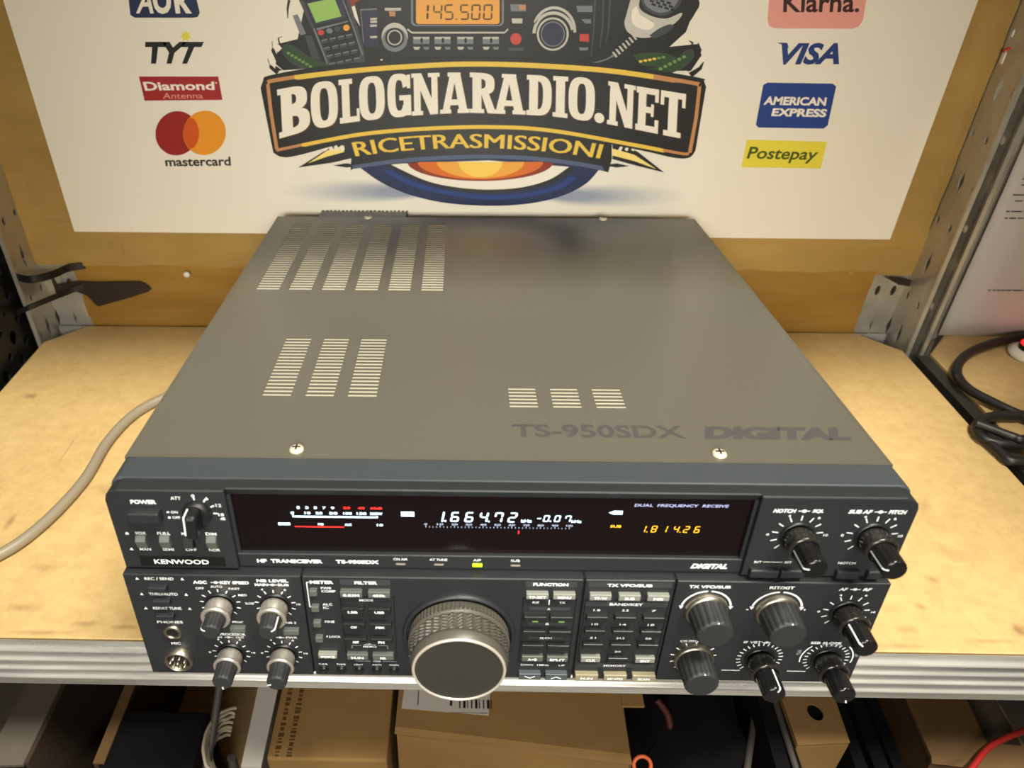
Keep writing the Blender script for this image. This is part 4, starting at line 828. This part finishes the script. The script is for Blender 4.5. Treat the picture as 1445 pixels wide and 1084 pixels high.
# --- jack and microphone socket
mb = MB(); mb.lathe([(5.2, 0), (5.2, 1.0), (4.6, 1.5), (3.5, 1.5), (3.4, 0.4)], 32, (-184.5, LY, 35.9)); mb.lathe([(3.5, 0.9), (0.1, 0.91)], 24, (-184.5, LY, 35.9), m='black'); rp('headphone_jack', mb, 'satin')
mb = MB(); mb.lathe([(8.4, 0), (8.4, 1.6), (7.9, 3.4), (7.5, 3.9), (6.8, 3.9), (6.6, 1.6)], 40, (-184.5, LY, 13.9)); mb.lathe([(6.6, 1.7), (0.1, 1.71)], 24, (-184.5, LY, 13.9), m='black'); mk = rp('microphone_socket', mb, 'satin')
for k in range(8):
    a = 2*PI*k/7+0.3; r_ = 4.2 if k < 7 else 0; mb = MB(); mb.lathe([(0.75, 0), (0.75, 3.6), (0.4, 4.2)], 10, (-184.5+r_*math.cos(a), LY-1.0, 13.9+r_*math.sin(a))); rp('pin', mb, 'satin', mk)
# --- knobs: one of each kind, then copies
def dual(name, x, z, y, outer_m, inner_m, ro, rl, ri, lo, li, ang, sk_m='black'):
    mb = MB(); c = (0, 0, 0)
    mb.lathe([(ro+1.0, 0), (ro+1.0, 0.8), (ro+0.3, 1.2)], 64, c, m=sk_m, cap=False)
    mb.lathe([(ro*0.74, 0.9), (ro*0.86, 1.2), (ro*0.95, 2.0), (ro*0.99, 3.2), (ro, 4.2, 1), (ro, lo-2.4, 1), (ro*0.99, lo-2.0), (rl, lo-1.7), (rl+0.2, lo-1.0), (rl-0.1, lo-0.4), (rl-0.8, lo-0.1), (ri+0.3, lo-0.2), (ri+0.2, lo-0.9)], 96, c, m=outer_m, flutes=10, depth=0.0 if outer_m == 'silverknob' else 0.16, cap=False)
    o = mb.build(name); o.parent = radio; o.location = Vector((x, y, z))*S; ORG[o] = Vector((0, 0, 0))
    mb = MB(); mb.lathe([(ri, lo-1.2), (ri, lo+0.5, 1), (ri*0.98, li-1.6, 1), (ri*0.96, li-0.7, 0.6), (ri*0.88, li-0.1), (ri*0.80, li)], 96, c, flutes=12, depth=0.3)
    i_ = mb.build('inner_knob', None, inner_m); i_.parent = o; ORG[i_] = Vector((0, 0, 0))
    a = math.radians(ang); u = Vector((math.cos(a), 0, math.sin(a))); t = Vector((-math.sin(a), 0, math.cos(a)))*0.42; mb = MB()
    P_ = [u*(ri+0.12)+Vector((0, -(lo+0.3), 0)), u*(ri*0.99+0.15)+Vector((0, -(li-0.9), 0)), u*(ri*0.9)+Vector((0, -(li+0.10), 0)), u*(ri*0.52)+Vector((0, -(li+0.12), 0))]
    vs = []
    for q in P_: vs += [q-t, q+t]
    mb.add(vs, [(2*k, 2*k+1, 2*k+3, 2*k+2) for k in range(3)]); pl = mb.build('pointer_line', None, 'ink'); pl.parent = o
    return o
def kcopy(src, x, z, y, dang):
    c = copy_tree(src, radio); c.location = Vector((x, y, z))*S; c.rotation_euler = (0, -math.radians(dang), 0); return c
dk = dual('concentric_knob', 146.6, 111.3, 0, 'darkchrome', 'gloss', 7.5, 8.0, 6.2, 11.5, 24.0, 172)
kcopy(dk, 184.2, 111.3, 0, -3); kcopy(dk, 184.2, 59.1, LY, -34)
kcopy(dk, 146.4, 20.4, LY, -98); kcopy(dk, 183.8, 20.8, LY, 118)
ck = dual('concentric_knob', -154, 59.1, LY, 'silverknob', 'rubber', 7.4, 7.8, 5.4, 10.8, 19.5, 150)
kcopy(ck, -124, 59.1, LY, -112)
ck2 = dual('concentric_knob', -154, 18.6, LY, 'silverknob', 'rubber', 7.0, 7.6, 5.7, 10.5, 20.0, 270)
kcopy(ck2, -124, 18.6, LY, -80)
def fluted(x, z, r, l):
    mb = MB(); c = (0, 0, 0)
    mb.lathe([(r+1.3, 0), (r+1.3, 2.6), (r+0.9, 3.4), (r+0.1, 3.6)], 64, c, m='satin', cap=False)
    mb.lathe([(r+0.1, 3.2), (r, 4.0, 1), (r*0.955, l-1.8, 1), (r*0.93, l-0.8, 0.5), (r*0.86, l-0.1), (r*0.8, l)], 120, c, m='rubber', flutes=18, depth=0.5)
    o = mb.build('tuning_knob'); o.parent = radio; o.location = Vector((x, LY, z))*S; ORG[o] = Vector((0, 0, 0))
    mb = MB(); mb.lathe([(0.55, 0), (0.4, 0.4)], 12, (0.2, -(l-0.5), r*0.86)); d_ = mb.build('pointer_dot', None, 'ink'); d_.parent = o
    return o
fk = fluted(109.0, 60.1, 10.2, 17.8); kcopy(fk, 146.7, 60.1, LY, 0); fluted(108.9, 20.7, 9.9, 18.6)
# main dial
MX, MZ = -23.9, 38.2
mb = MB(); mb.lathe([(31.2, 0), (31.2, 1.6), (30.6, 2.6), (29.6, 2.8), (28.9, 2.2), (28.8, 0.4)], 96, (MX, LY, MZ), cap=False); rp('dial_guard_ring', mb, 'plastic')
mb = MB(); seg = 144; c = (MX, LY, MZ)
mb.lathe([(27.6, 0.4), (27.6, 1.6)], 96, c, m='black', cap=False)
vs = []; fs = []
rows = [(27.2, 1.4, 0), (27.6, 2.2, 0.55), (27.6, 6.4, 0.55), (27.2, 7.0, 0)]
for r_, h_, b_ in rows:
    for k in range(seg*2): t = PI*k/seg; rr = r_-(b_ if k % 4 < 2 else 0); vs.append((MX+rr*math.cos(t), LY-h_, MZ+rr*math.sin(t)))
n2 = seg*2; fs = [(i*n2+k, i*n2+(k+1) % n2, (i+1)*n2+(k+1) % n2, (i+1)*n2+k) for i in range(3) for k in range(n2)]
mb.add(vs, fs); mb.lathe([(27.2, 7.0), (27.9, 7.3), (27.9, 8.0), (26.4, 8.4), (25.9, 8.6)], 96, c, cap=False)
mb.lathe([(25.9, 18.6), (26.3, 18.9), (26.2, 20.2), (25.2, 23.6), (24.9, 24.0)], 96, c, cap=False)
md = rp('main_dial_knob', mb, 'knobgrey')
mb = MB(); vs = []; nr = 11; na = 66
for j in range(nr):
    for k in range(na):
        t = 2*PI*k/na; on = (j % 2 == 1 and k % 2 == 0); rr = 25.4+(1.7 if on else 0); vs.append((MX+rr*math.cos(t), LY-(8.5+10.2*j/(nr-1)), MZ+rr*math.sin(t)))
mb.add(vs, [(j*na+k, j*na+(k+1) % na, (j+1)*na+(k+1) % na, (j+1)*na+k) for j in range(nr-1) for k in range(na)]); rp('knurled_grip', mb, 'knobgrey', md)
mb = MB(); mb.lathe([(24.9, 23.4), (25.0, 24.3), (24.7, 24.9), (23.8, 25.0), (23.4, 24.6), (23.4, 24.2)], 96, c, cap=False); rp('chrome_rim', mb, 'rim', md)
mb = MB(); mb.lathe([(23.5, 24.3), (0.05, 24.4)], 64, c, cap=False); rp('dial_face', mb, 'knobface', md)
# ================================================================ CABLES ON THE SHELF
cpts = [(-440, 10, 5), (-402, 40, 5), (-365, 68, 5), (-347, 99, 5), (-336, 147, 5), (-336, 197, 5), (-327, 237, 5), (-305, 266, 5), (-262, 300, 5), (-225, 345, 6), (-212, 392, 14)]
mb = MB(); mb.tube(spline(cpts, 8), 4.4, 14); single('grey_cable', mb, 'cable', 'thick grey cable curving over the shelf to the back of the radio', 'cable')
# ================================================================ RIGHT NEIGHBOUR
NX = 466.0
nr_ = thing('metal_shelving_rack', 'second steel shelving rack at the right edge, holding the shelf with black cables', 'rack', (700, 200, -940))
part('upright', upright(NX, 1, -940, 1016, 366, 408, 36), nr_, 'zinc', solid=1.6)
mb = MB(); mb.box(NX-6, NX+7, 2, 362, -40, -3); part('gap_shade_beam', mb, nr_, 'gapshade')  # dark block stands in for the shaded gap between the racks
mb = MB(); mb.box(470, 1300, 0, 398, 480, 496); part('unseen_shade_shelf', mb, nr_, 'mdf')  # unseen board, added to dim the right shelf and its paper
mb = MB(); mb.prism([(NX+9, 4), (1300, 4), (1300, 402), (NX+44, 402), (NX+9, 364)], -16, -1, 'z', bev=1.0); single('shelf_board', mb, 'mdf', 'dim fibreboard shelf at the right edge with black cables on it', 'shelf')
pap = thing('paper_sheet', 'white sheet with grey printed lines hanging at the back of the right shelf', 'paper', (600, 399, 0))
mb = MB(); vs = []; nn = 14
for j in range(nn+1):
    for i in range(nn+1):
        u, v = i/nn, j/nn; vs.append((500+215*u, 399-5*math.sin(v*3.0)*0.5-9*max(0, 0.25-v)*(0.5+u), 1+300*v))
mb.add(vs, [(j*(nn+1)+i, j*(nn+1)+i+1, (j+1)*(nn+1)+i+1, (j+1)*(nn+1)+i) for j in range(nn) for i in range(nn)], None, True); part('sheet', mb, pap, 'paperw', solid=0.3)
mb = MB()
def pline(z, x0, x1, hgt):
    R = random.Random(int(z*7)); x = x0
    v = (z-1)/300; y = 399-5*math.sin(v*3.0)*0.5-9*max(0, 0.25-v)*0.9-0.6
    while x < x1:
        w_ = R.uniform(3, 11); mb.add([(x, y, z), (min(x+w_, x1), y, z), (min(x+w_, x1), y, z+hgt), (x, y, z+hgt)], [(0, 1, 2, 3)]); x += w_+R.uniform(0.8, 2.0)
for z in (57,): pline(z, 530, 600, 1.4)
for z in (138, 145, 156, 162, 172, 178, 190, 198, 206, 215, 222, 232, 239, 250, 257): pline(z, 510+R_ if (R_ := random.uniform(0, 8)) else 510, 712, 1.3)
part('printed_text', mb, pap, 'pgreyd')
def ncab(pts, r, lab, m='cableblack', name='black_cable'):
    mb = MB(); mb.tube(spline(pts, 10), r, 12); single(name, mb, m, lab, 'cable', 'black cables on the right shelf')
ncab([at_z(u, v, 6) for u, v in ((1500, 468), (1445, 474), (1400, 485), (1368, 498), (1352, 515), (1352, 532), (1368, 550), (1405, 570), (1440, 586), (1500, 612))], 4.6, 'black cable curved in a wide loop in front of the hanging paper sheet')
ncab([at_z(u, v, 6) for u, v in ((1500, 575), (1445, 586), (1410, 587), (1388, 592), (1378, 603), (1386, 618), (1410, 626), (1445, 628), (1500, 632))], 4.6, 'black cable bent in a tight loop at the corner of the right shelf')
ncab([at_z(u, v, 12) for u, v in ((1378, 598), (1400, 606), (1430, 617), (1446, 620), (1500, 610))], 4.2, 'black cable lying across the tight loop on the right shelf')
ncab([at_z(u, v, 5) for u, v in ((1376, 606), (1392, 622), (1412, 640), (1424, 650), (1445, 652), (1500, 650))], 4.4, 'black cable nearest the tan radio shelf, along the rack gap at right')
p = at_z(1450, 502, 0); p = Vector((p.x, p.y, -1))
lampo = thing('red_lamp', 'glowing red lamp in a white collar at the right edge of the photo', 'lamp', p)
mb = MB(); mb.lathe([(17, 0), (19, 2), (19, 6), (12, 9), (11, 9.2)], 32, p, axis=(0, 0, 1)); part('collar', mb, lampo, 'white')
mb = MB(); mb.lathe([(10.5, 7), (10.5, 15), (7, 20), (1, 22)], 28, p, axis=(0, 0, 1)); part('lens', mb, lampo, 'redlamp')
mb = MB(); mb.lathe([(11.6, 8), (11.8, 13), (11.6, 15)], 28, p, axis=(0, 0, 1), cap=False); part('bezel_ring', mb, lampo, 'black')
# ================================================================ LEFT NEIGHBOUR
mb = MB(); mb.box(-1300, -491, 4, 402, -36, -22); single('shelf_board', mb, 'mdf', 'fibreboard shelf under the black crate at the far left', 'shelf')
cr = thing('plastic_crate', 'black perforated plastic crate at the left edge, beside the radio shelf', 'crate', (-640, 210, -22))
mb = MB(); hs = []
for j in range(8):
    for i in range(11):
        a = 30+i*33.0; c = -20+j*27.0; k = (i*7+j*3) % 5
        hs.append((a, a+33, c, c+27, a+16, c+13.5, (3.2, 6.5, 9.0, 4.2, 2.6)[k], (4.4, 8.0, 4.5, 6.0, 3.4)[k]))
holed(mb, 0, 0, 0, 0, hs, lambda u, v: (-489-0.02*(v+20), u, v)); part('perforated_side', mb, cr, 'crate', solid=2.4)
mb = MB(); mb.box(-800, -490, 28, 32, -22, 196); part('front_side', mb, cr, 'crate')
mb = MB(); mb.box(-800, -490, 391, 395, -22, 196); part('back_side', mb, cr, 'crate')
mb = MB(); mb.box(-804, -799, 28, 395, -22, 196); part('outer_side', mb, cr, 'crate')
mb = MB(); mb.box(-800, -490, 28, 395, -22, -19); part('base', mb, cr, 'crate')
mb = MB(); mb.box(-790, -560, 60, 380, -18.5, 120, bev=3); single('carton', mb, 'paperw', 'pale carton inside the black perforated crate', 'box')
def strap(pts, wd, lab):
    P_ = spline(pts, 8); mb = MB(); vs = []
    for q in P_: vs += [q+Vector((0, 0, wd/2)), q-Vector((0, 0, wd/2)), q+Vector((0, -1.6, -wd/2)), q+Vector((0, -1.6, wd/2))]
    fs = []
    for i in range(len(P_)-1):
        for k in range(4): fs.append((4*i+k, 4*i+(k+1) % 4, 4*i+4+(k+1) % 4, 4*i+4+k))
    fs += [(0, 1, 2, 3), (4*len(P_)-1, 4*len(P_)-2, 4*len(P_)-3, 4*len(P_)-4)]
    mb.add(vs, fs); single('cable_tie', mb, 'black', lab, 'cable tie', 'black straps around the left post')
strap([at_x(10, 385, -492)]+[at_y(u, v, yy) for u, v, yy in ((34, 393, 364), (52, 393, 364), (78, 386, 380), (96, 378, 398), (120, 374, 406.5))], 8, 'black strap around the left post, the upper one just under the poster board')
strap([at_y(u, v, yy) for u, v, yy in ((22, 442, 364), (45, 432, 364), (72, 421, 380), (100, 410, 399), (118, 403, 404.6))], 6, 'black strap around the left post, the lower one above the shelf')
# ================================================================ UNDER THE SHELF
ZB = -170.0; ZF = -299.5
def Z(u, v, z=ZB): return at_z(u, v, z)
def slab(pts, z0, z1, m=None):
    mb = MB(m); q = [Z(u, v, z1) for u, v in pts]; mb.prism([(p.x, p.y) for p in q], z0, z1, 'z', bev=0.8); return mb
def carton(x0, x1, y0, y1, z0, z1, lab, m='card', open_=False, rot=0.0, name='cardboard_box', fold=0.0, extra=None):
    t = thing(name, lab, 'box', ((x0+x1)/2, (y0+y1)/2, z0))
    mb = MB(); mb.box(x0, x1, y0, y1, z0, z1-6, bev=1.2); part('carton_body', mb, t, m)
    mb = MB(); mb.box(x0-2, x1+2, y0-2.5, y1+1, z1-5.5, z1, bev=1.2); part('lid', mb, t, m)
    return t
# box with shipping label, its lid a little askew
t = thing('cardboard_box', 'tan cardboard box with a white shipping label under the main dial, below the beam', 'box', (25, 130, ZF))
mb = MB(); mb.hexa([(-74, 34, ZF), (116, 14, ZF), (124, 240, ZF), (-70, 240, ZF)], [(-74, 36, ZB-4), (116, 16, ZB-4), (124, 240, ZB-4), (-70, 240, ZB-4)]); part('carton_body', mb, t, 'card')
mb = MB(); mb.hexa([(-76, 36, ZB-2.5), (118, 14, ZB-2.5), (126, 242, ZB-2.5), (-72, 242, ZB-2.5)], [(-75.5, 41, ZB), (117, 21, ZB), (126, 242, ZB), (-72, 242, ZB)]); part('lid', mb, t, 'card')
mb = MB(); mb.hexa([(118, 62, ZB-1), (137, 62, ZB-1), (139, 200, ZB-1), (120, 200, ZB-1)], [(118, 62, ZB+1.5), (137, 62, ZB+1.5), (139, 200, ZB+1.5), (120, 200, ZB+1.5)]); part('side_flap', mb, t, 'card')
mb = MB(); mb.hexa([(-71.5, 57, ZB+0.05), (3, 52, ZB+0.05), (8, 105, ZB+0.05), (-68, 108, ZB+0.05)], [(-71.5, 57, ZB+0.3), (3, 52, ZB+0.3), (8, 105, ZB+0.3), (-68, 108, ZB+0.3)]); lb = part('shipping_label', mb, t, 'paperw')
mb = MB()
for k in range(9): x = -22+k*3.4; mb.box(x, x+(1.2, 2.2, 0.8)[k % 3], 58, 66, ZB+0.35, ZB+0.4)
mb.box(-58, -57.2, 60, 100, ZB+0.35, ZB+0.4); mb.box(-30, 2, 53.6, 54.0, ZB+0.35, ZB+0.4); mb.box(-30, -28, 60, 67, ZB+0.35, ZB+0.4); part('label_print', mb, lb, 'pblack')
# box with printed side
t = thing('cardboard_box', 'brown cardboard box with faded print on its left edge, beside the white panel', 'box', (-125, 130, ZF))
mb = MB(); mb.box(-178, -80, 9, 240, ZF, ZB-30, bev=1.5); mb.box(-178, -80, 12, 240, ZB-30, ZB, bev=2.0); part('carton_body', mb, t, 'card')
mb = MB(); R = random.Random(4)
for xx in (-170, -160):                                              # two columns of worn print, too faded to read
    yy = 14
    while yy < 74: hh = R.uniform(1.0, 3.4); ww = R.uniform(3.0, 5.2); mb.add([(xx-ww/2, yy, ZB+0.15), (xx+ww/2, yy, ZB+0.15), (xx+ww/2, yy+hh, ZB+0.15), (xx-ww/2, yy+hh, ZB+0.15)], [(0, 1, 2, 3)]); yy += hh+R.uniform(0.8, 2.4)
part('faded_print', mb, t, 'pfaded')
mb = MB(); mb.hexa([(-196, 4, ZB), (-180, 4, ZB), (-182, 240, ZB), (-203, 240, ZB)], [(-196, 4, ZB+3), (-180, 4, ZB+3), (-182, 240, ZB+3), (-203, 240, ZB+3)]); mb.hexa([(-196, 4, ZF), (-193, 4, ZF), (-200, 240, ZF), (-203, 240, ZF)], [(-196, 4, ZB), (-193, 4, ZB), (-200, 240, ZB), (-203, 240, ZB)]); single('white_panel', mb, 'paperw', 'narrow white panel edge standing between the wire bundle and the brown box', 'panel')
# wire bundle
bt = thing('wire_bundle', 'coil of cream wires under the shelf, left of the white panel', 'wires', (-222, 40, ZF))
for k in range(7):
    R = random.Random(k); rr = 24-1.8*k; cx = -192-1.0*k; mb = MB()
    mb.tube([(cx-20+rr*0.75*math.cos(a), 26+rr*1.2*math.sin(a)+R.uniform(-1, 1), ZB-2-3.2*k-10*math.cos(a)) for a in [math.radians(95+i*9) for i in range(21)]], 1.5, 8); part('wire', mb, bt, 'cablewhite')
mb = MB(); mb.tube([(-214, 26, -196), (-214, 24, -240), (-210, 30, -299.4)], 4, 8); part('tie', mb, bt, 'cablegrey')
mb = MB(); mb.tube(spline([(-226, 90, -130), (-226, 60, -150), (-227, 29, -170), (-229, -10, -195), (-231, -30, -230)], 6), 3.3, 10); single('cord', mb, 'cablegrey', 'dark grey cord hanging under the shelf between black box and coil of wires', 'cord')
mb = MB(); mb.box(-312, -236, 3, 52, ZF, ZB-2, bev=2); single('black_box', mb, 'bag', 'matt black box under the left part of the shelf beside the hanging cord', 'box')
t = thing('cardboard_box', 'open brown cardboard box in shadow under the left end of the shelf', 'box', (-340, 120, ZF))
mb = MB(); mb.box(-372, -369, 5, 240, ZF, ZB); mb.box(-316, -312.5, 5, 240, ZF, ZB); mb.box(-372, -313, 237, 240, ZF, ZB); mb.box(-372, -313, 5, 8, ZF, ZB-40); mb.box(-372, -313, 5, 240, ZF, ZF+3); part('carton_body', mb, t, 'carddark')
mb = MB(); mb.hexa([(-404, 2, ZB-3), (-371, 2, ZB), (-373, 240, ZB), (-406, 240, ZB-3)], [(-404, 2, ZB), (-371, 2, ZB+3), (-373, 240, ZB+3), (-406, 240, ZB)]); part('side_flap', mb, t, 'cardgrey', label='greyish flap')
mb = MB(); mb.box(-316, -307, 5, 240, ZB, ZB+2); part('edge_flap', mb, t, 'cardshade')
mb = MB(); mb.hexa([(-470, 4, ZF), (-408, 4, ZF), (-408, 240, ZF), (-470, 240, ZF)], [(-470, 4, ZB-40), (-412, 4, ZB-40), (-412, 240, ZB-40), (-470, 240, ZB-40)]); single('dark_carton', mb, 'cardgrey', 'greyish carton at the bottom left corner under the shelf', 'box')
# black bag with orange ring
mb = MB(); bm = bmesh.new(); bmesh.ops.create_icosphere(bm, subdivisions=4, radius=1.0)
for v in bm.verts:
    n_ = v.co.normalized(); q = Vector((math.copysign(abs(n_.x)**0.55, n_.x)*46, math.copysign(abs(n_.y)**0.6, n_.y)*60, math.copysign(abs(n_.z)**0.5, n_.z)*56))
    w_ = 2.5*math.sin(q.x*0.12+q.y*0.07)+1.8*math.sin(q.z*0.15+q.x*0.05); v.co = Vector((184, 78, -240))+q+n_*w_
mb.bm(bm, None, True)
bg = single('black_bag', mb, 'bag', 'black bag in the dark gap right of the labelled box under the shelf', 'bag')
o_ = ORG[bg]
mb = MB(); c_ = Vector((127, 16, -176)); mb.tube([c_+Vector((7.0*math.cos(a), 0.6*7.0*math.sin(a), 0.75*7.0*math.sin(a))) for a in [2*PI*i/28 for i in range(29)]], 1.6, 8, cap=False); mb.tube([c_+Vector((0, -4, -5)), c_+Vector((1, -7, -12))], [2.0, 0.8], 8)
mb.tube([c_+Vector((3, 3, 4)), c_+Vector((16, 18, 2))], 1.2, 8, m='bag'); single('orange_ring', mb, 'orange', 'orange plastic ring beside the black bag and the labelled box', 'ring')
mb = MB(); mb.tube(spline([(150, 70, -172), (158, 60, -178), (160, 48, -190)], 5), 3.0, 8); single('red_strap', mb, 'darkred', 'dark red strap on the black bag under the shelf', 'strap')
# leaning dark box and rods, carton with hole, black cases, taped box
mb = MB(); mb.hexa([(236, 10, ZF), (254, 10, ZF), (256, 200, ZF), (244, 200, ZF)], [(232, 10, ZB), (253, 10, ZB), (258, 200, ZB), (246, 200, ZB)]); lo_ = single('black_case', mb, 'bag', 'slim black case leaning left of the carton with the round hole', 'case')
mb = MB(); mb.tube([at_z(1092, 985, ZB+3), at_z(1128, 1100, ZB+3)], 2.6, 10); single('metal_rod', mb, 'cablegrey', 'dark grey rod along the slim black case under the shelf', 'rod')
mb = MB(); mb.tube([at_z(1068, 985, ZB-25), at_z(1052, 1100, ZB-25)], 3.0, 10); single('metal_rod', mb, 'cablegrey', 'dark grey rod between the black bag and the slim black case', 'rod')
t = thing('cardboard_box', 'tan cardboard carton with a round hole in its top, under the right knobs', 'box', (281, 100, ZF))
mb = MB(); mb.hexa([(258, 30, ZF), (300, 33, ZF), (318, 230, ZF), (262, 230, ZF)], [(256, 31, ZB-3), (300, 34, ZB-3), (318, 230, ZB-3), (262, 230, ZB-3)]); part('carton_body', mb, t, 'card')
mb = MB(); ch = at_z(1150, 1006, ZB); n = 24; O_ = []; I_ = []
rectp = [Vector((256, 31, ZB)), Vector((300, 34, ZB)), Vector((318, 230, ZB)), Vector((262, 230, ZB))]
def onrect(a):
    d_ = Vector((math.cos(a), math.sin(a), 0)); best = 1e9
    for i in range(4):
        p1 = rectp[i]-ch; e_ = rectp[(i+1) % 4]-rectp[i]; den = d_.x*e_.y-d_.y*e_.x
        if abs(den) < 1e-9: continue
        tt = (p1.x*e_.y-p1.y*e_.x)/den; ss = (p1.x*d_.y-p1.y*d_.x)/den
        if tt > 0 and -1e-6 <= ss <= 1+1e-6: best = min(best, tt)
    return ch+d_*best
angs = sorted([2*PI*i/n for i in range(n)]+[math.atan2((q-ch).y, (q-ch).x) % (2*PI) for q in rectp]); n = len(angs)
for a in angs: q = onrect(a); O_.append((q.x, q.y, ZB)); I_.append((ch.x+6.4*math.cos(a), ch.y+7.4*math.sin(a), ZB))
mb.add(O_+I_, [(k, (k+1) % n, n+(k+1) % n, n+k) for k in range(n)]); part('lid', mb, t, 'card', solid=1.6)
mb = MB(); mb.lathe([(8.5, 0), (0.1, 0.01)], 20, (ch.x, ch.y, ZB-2.6), axis=(0, 0, 1)); part('hole_shade_disc', mb, t, 'bag')  # black disc stands in for the shade inside the hole
for k, (x0, x1, lab) in enumerate(((306, 316, 'black case next to the carton with the round hole'), (326, 338, 'black case between two others right of the carton with the round hole'), (346, 356, 'black case left of the taped box under the shelf'))):
    mb = MB(); mb.hexa([(x0, 16, ZF), (x1, 16, ZF), (x1+18, 220, ZF), (x0+18, 220, ZF)], [(x0, 16, ZB-20-8*k), (x1, 16, ZB-20-8*k), (x1+18, 220, ZB-20-8*k), (x0+18, 220, ZB-20-8*k)]); single('black_case', mb, 'bag', lab, 'case', 'black cases under the shelf')
t = thing('cardboard_box', 'cardboard box with dark tape under the right end of the shelf', 'box', (410, 120, ZF))
mb = MB(); mb.hexa([(362, 20, ZF), (442, 12, ZF), (446, 230, ZF), (380, 230, ZF)], [(362, 22, ZB-4), (442, 14, ZB-4), (446, 230, ZB-4), (378, 230, ZB-4)]); part('carton_body', mb, t, 'cardshade')
mb = MB(); mb.hexa([(361, 20, ZB-3.5), (443, 12, ZB-3.5), (447, 232, ZB-3.5), (377, 232, ZB-3.5)], [(361.5, 24, ZB), (442.5, 17, ZB), (447, 232, ZB), (377, 232, ZB)]); part('lid', mb, t, 'cardshade')
mb = MB(); mb.hexa([(413, 36, ZB+0.05), (440, 34, ZB+0.05), (446, 120, ZB+0.05), (424, 120, ZB+0.05)], [(413, 36, ZB+0.4), (440, 34, ZB+0.4), (446, 120, ZB+0.4), (424, 120, ZB+0.4)]); part('dark_tape', mb, t, 'torn')
mb = MB(); mb.tube(spline([Z(u, v, ZB+8) for u, v in ((1350, 1110), (1372, 1083), (1392, 1058), (1412, 1045), (1445, 1031), (1490, 1012))], 8), 2.4, 12); single('red_cable', mb, 'redcable', 'red cable lying over the taped box at the bottom right', 'cable')
bpy.context.view_layer.update()
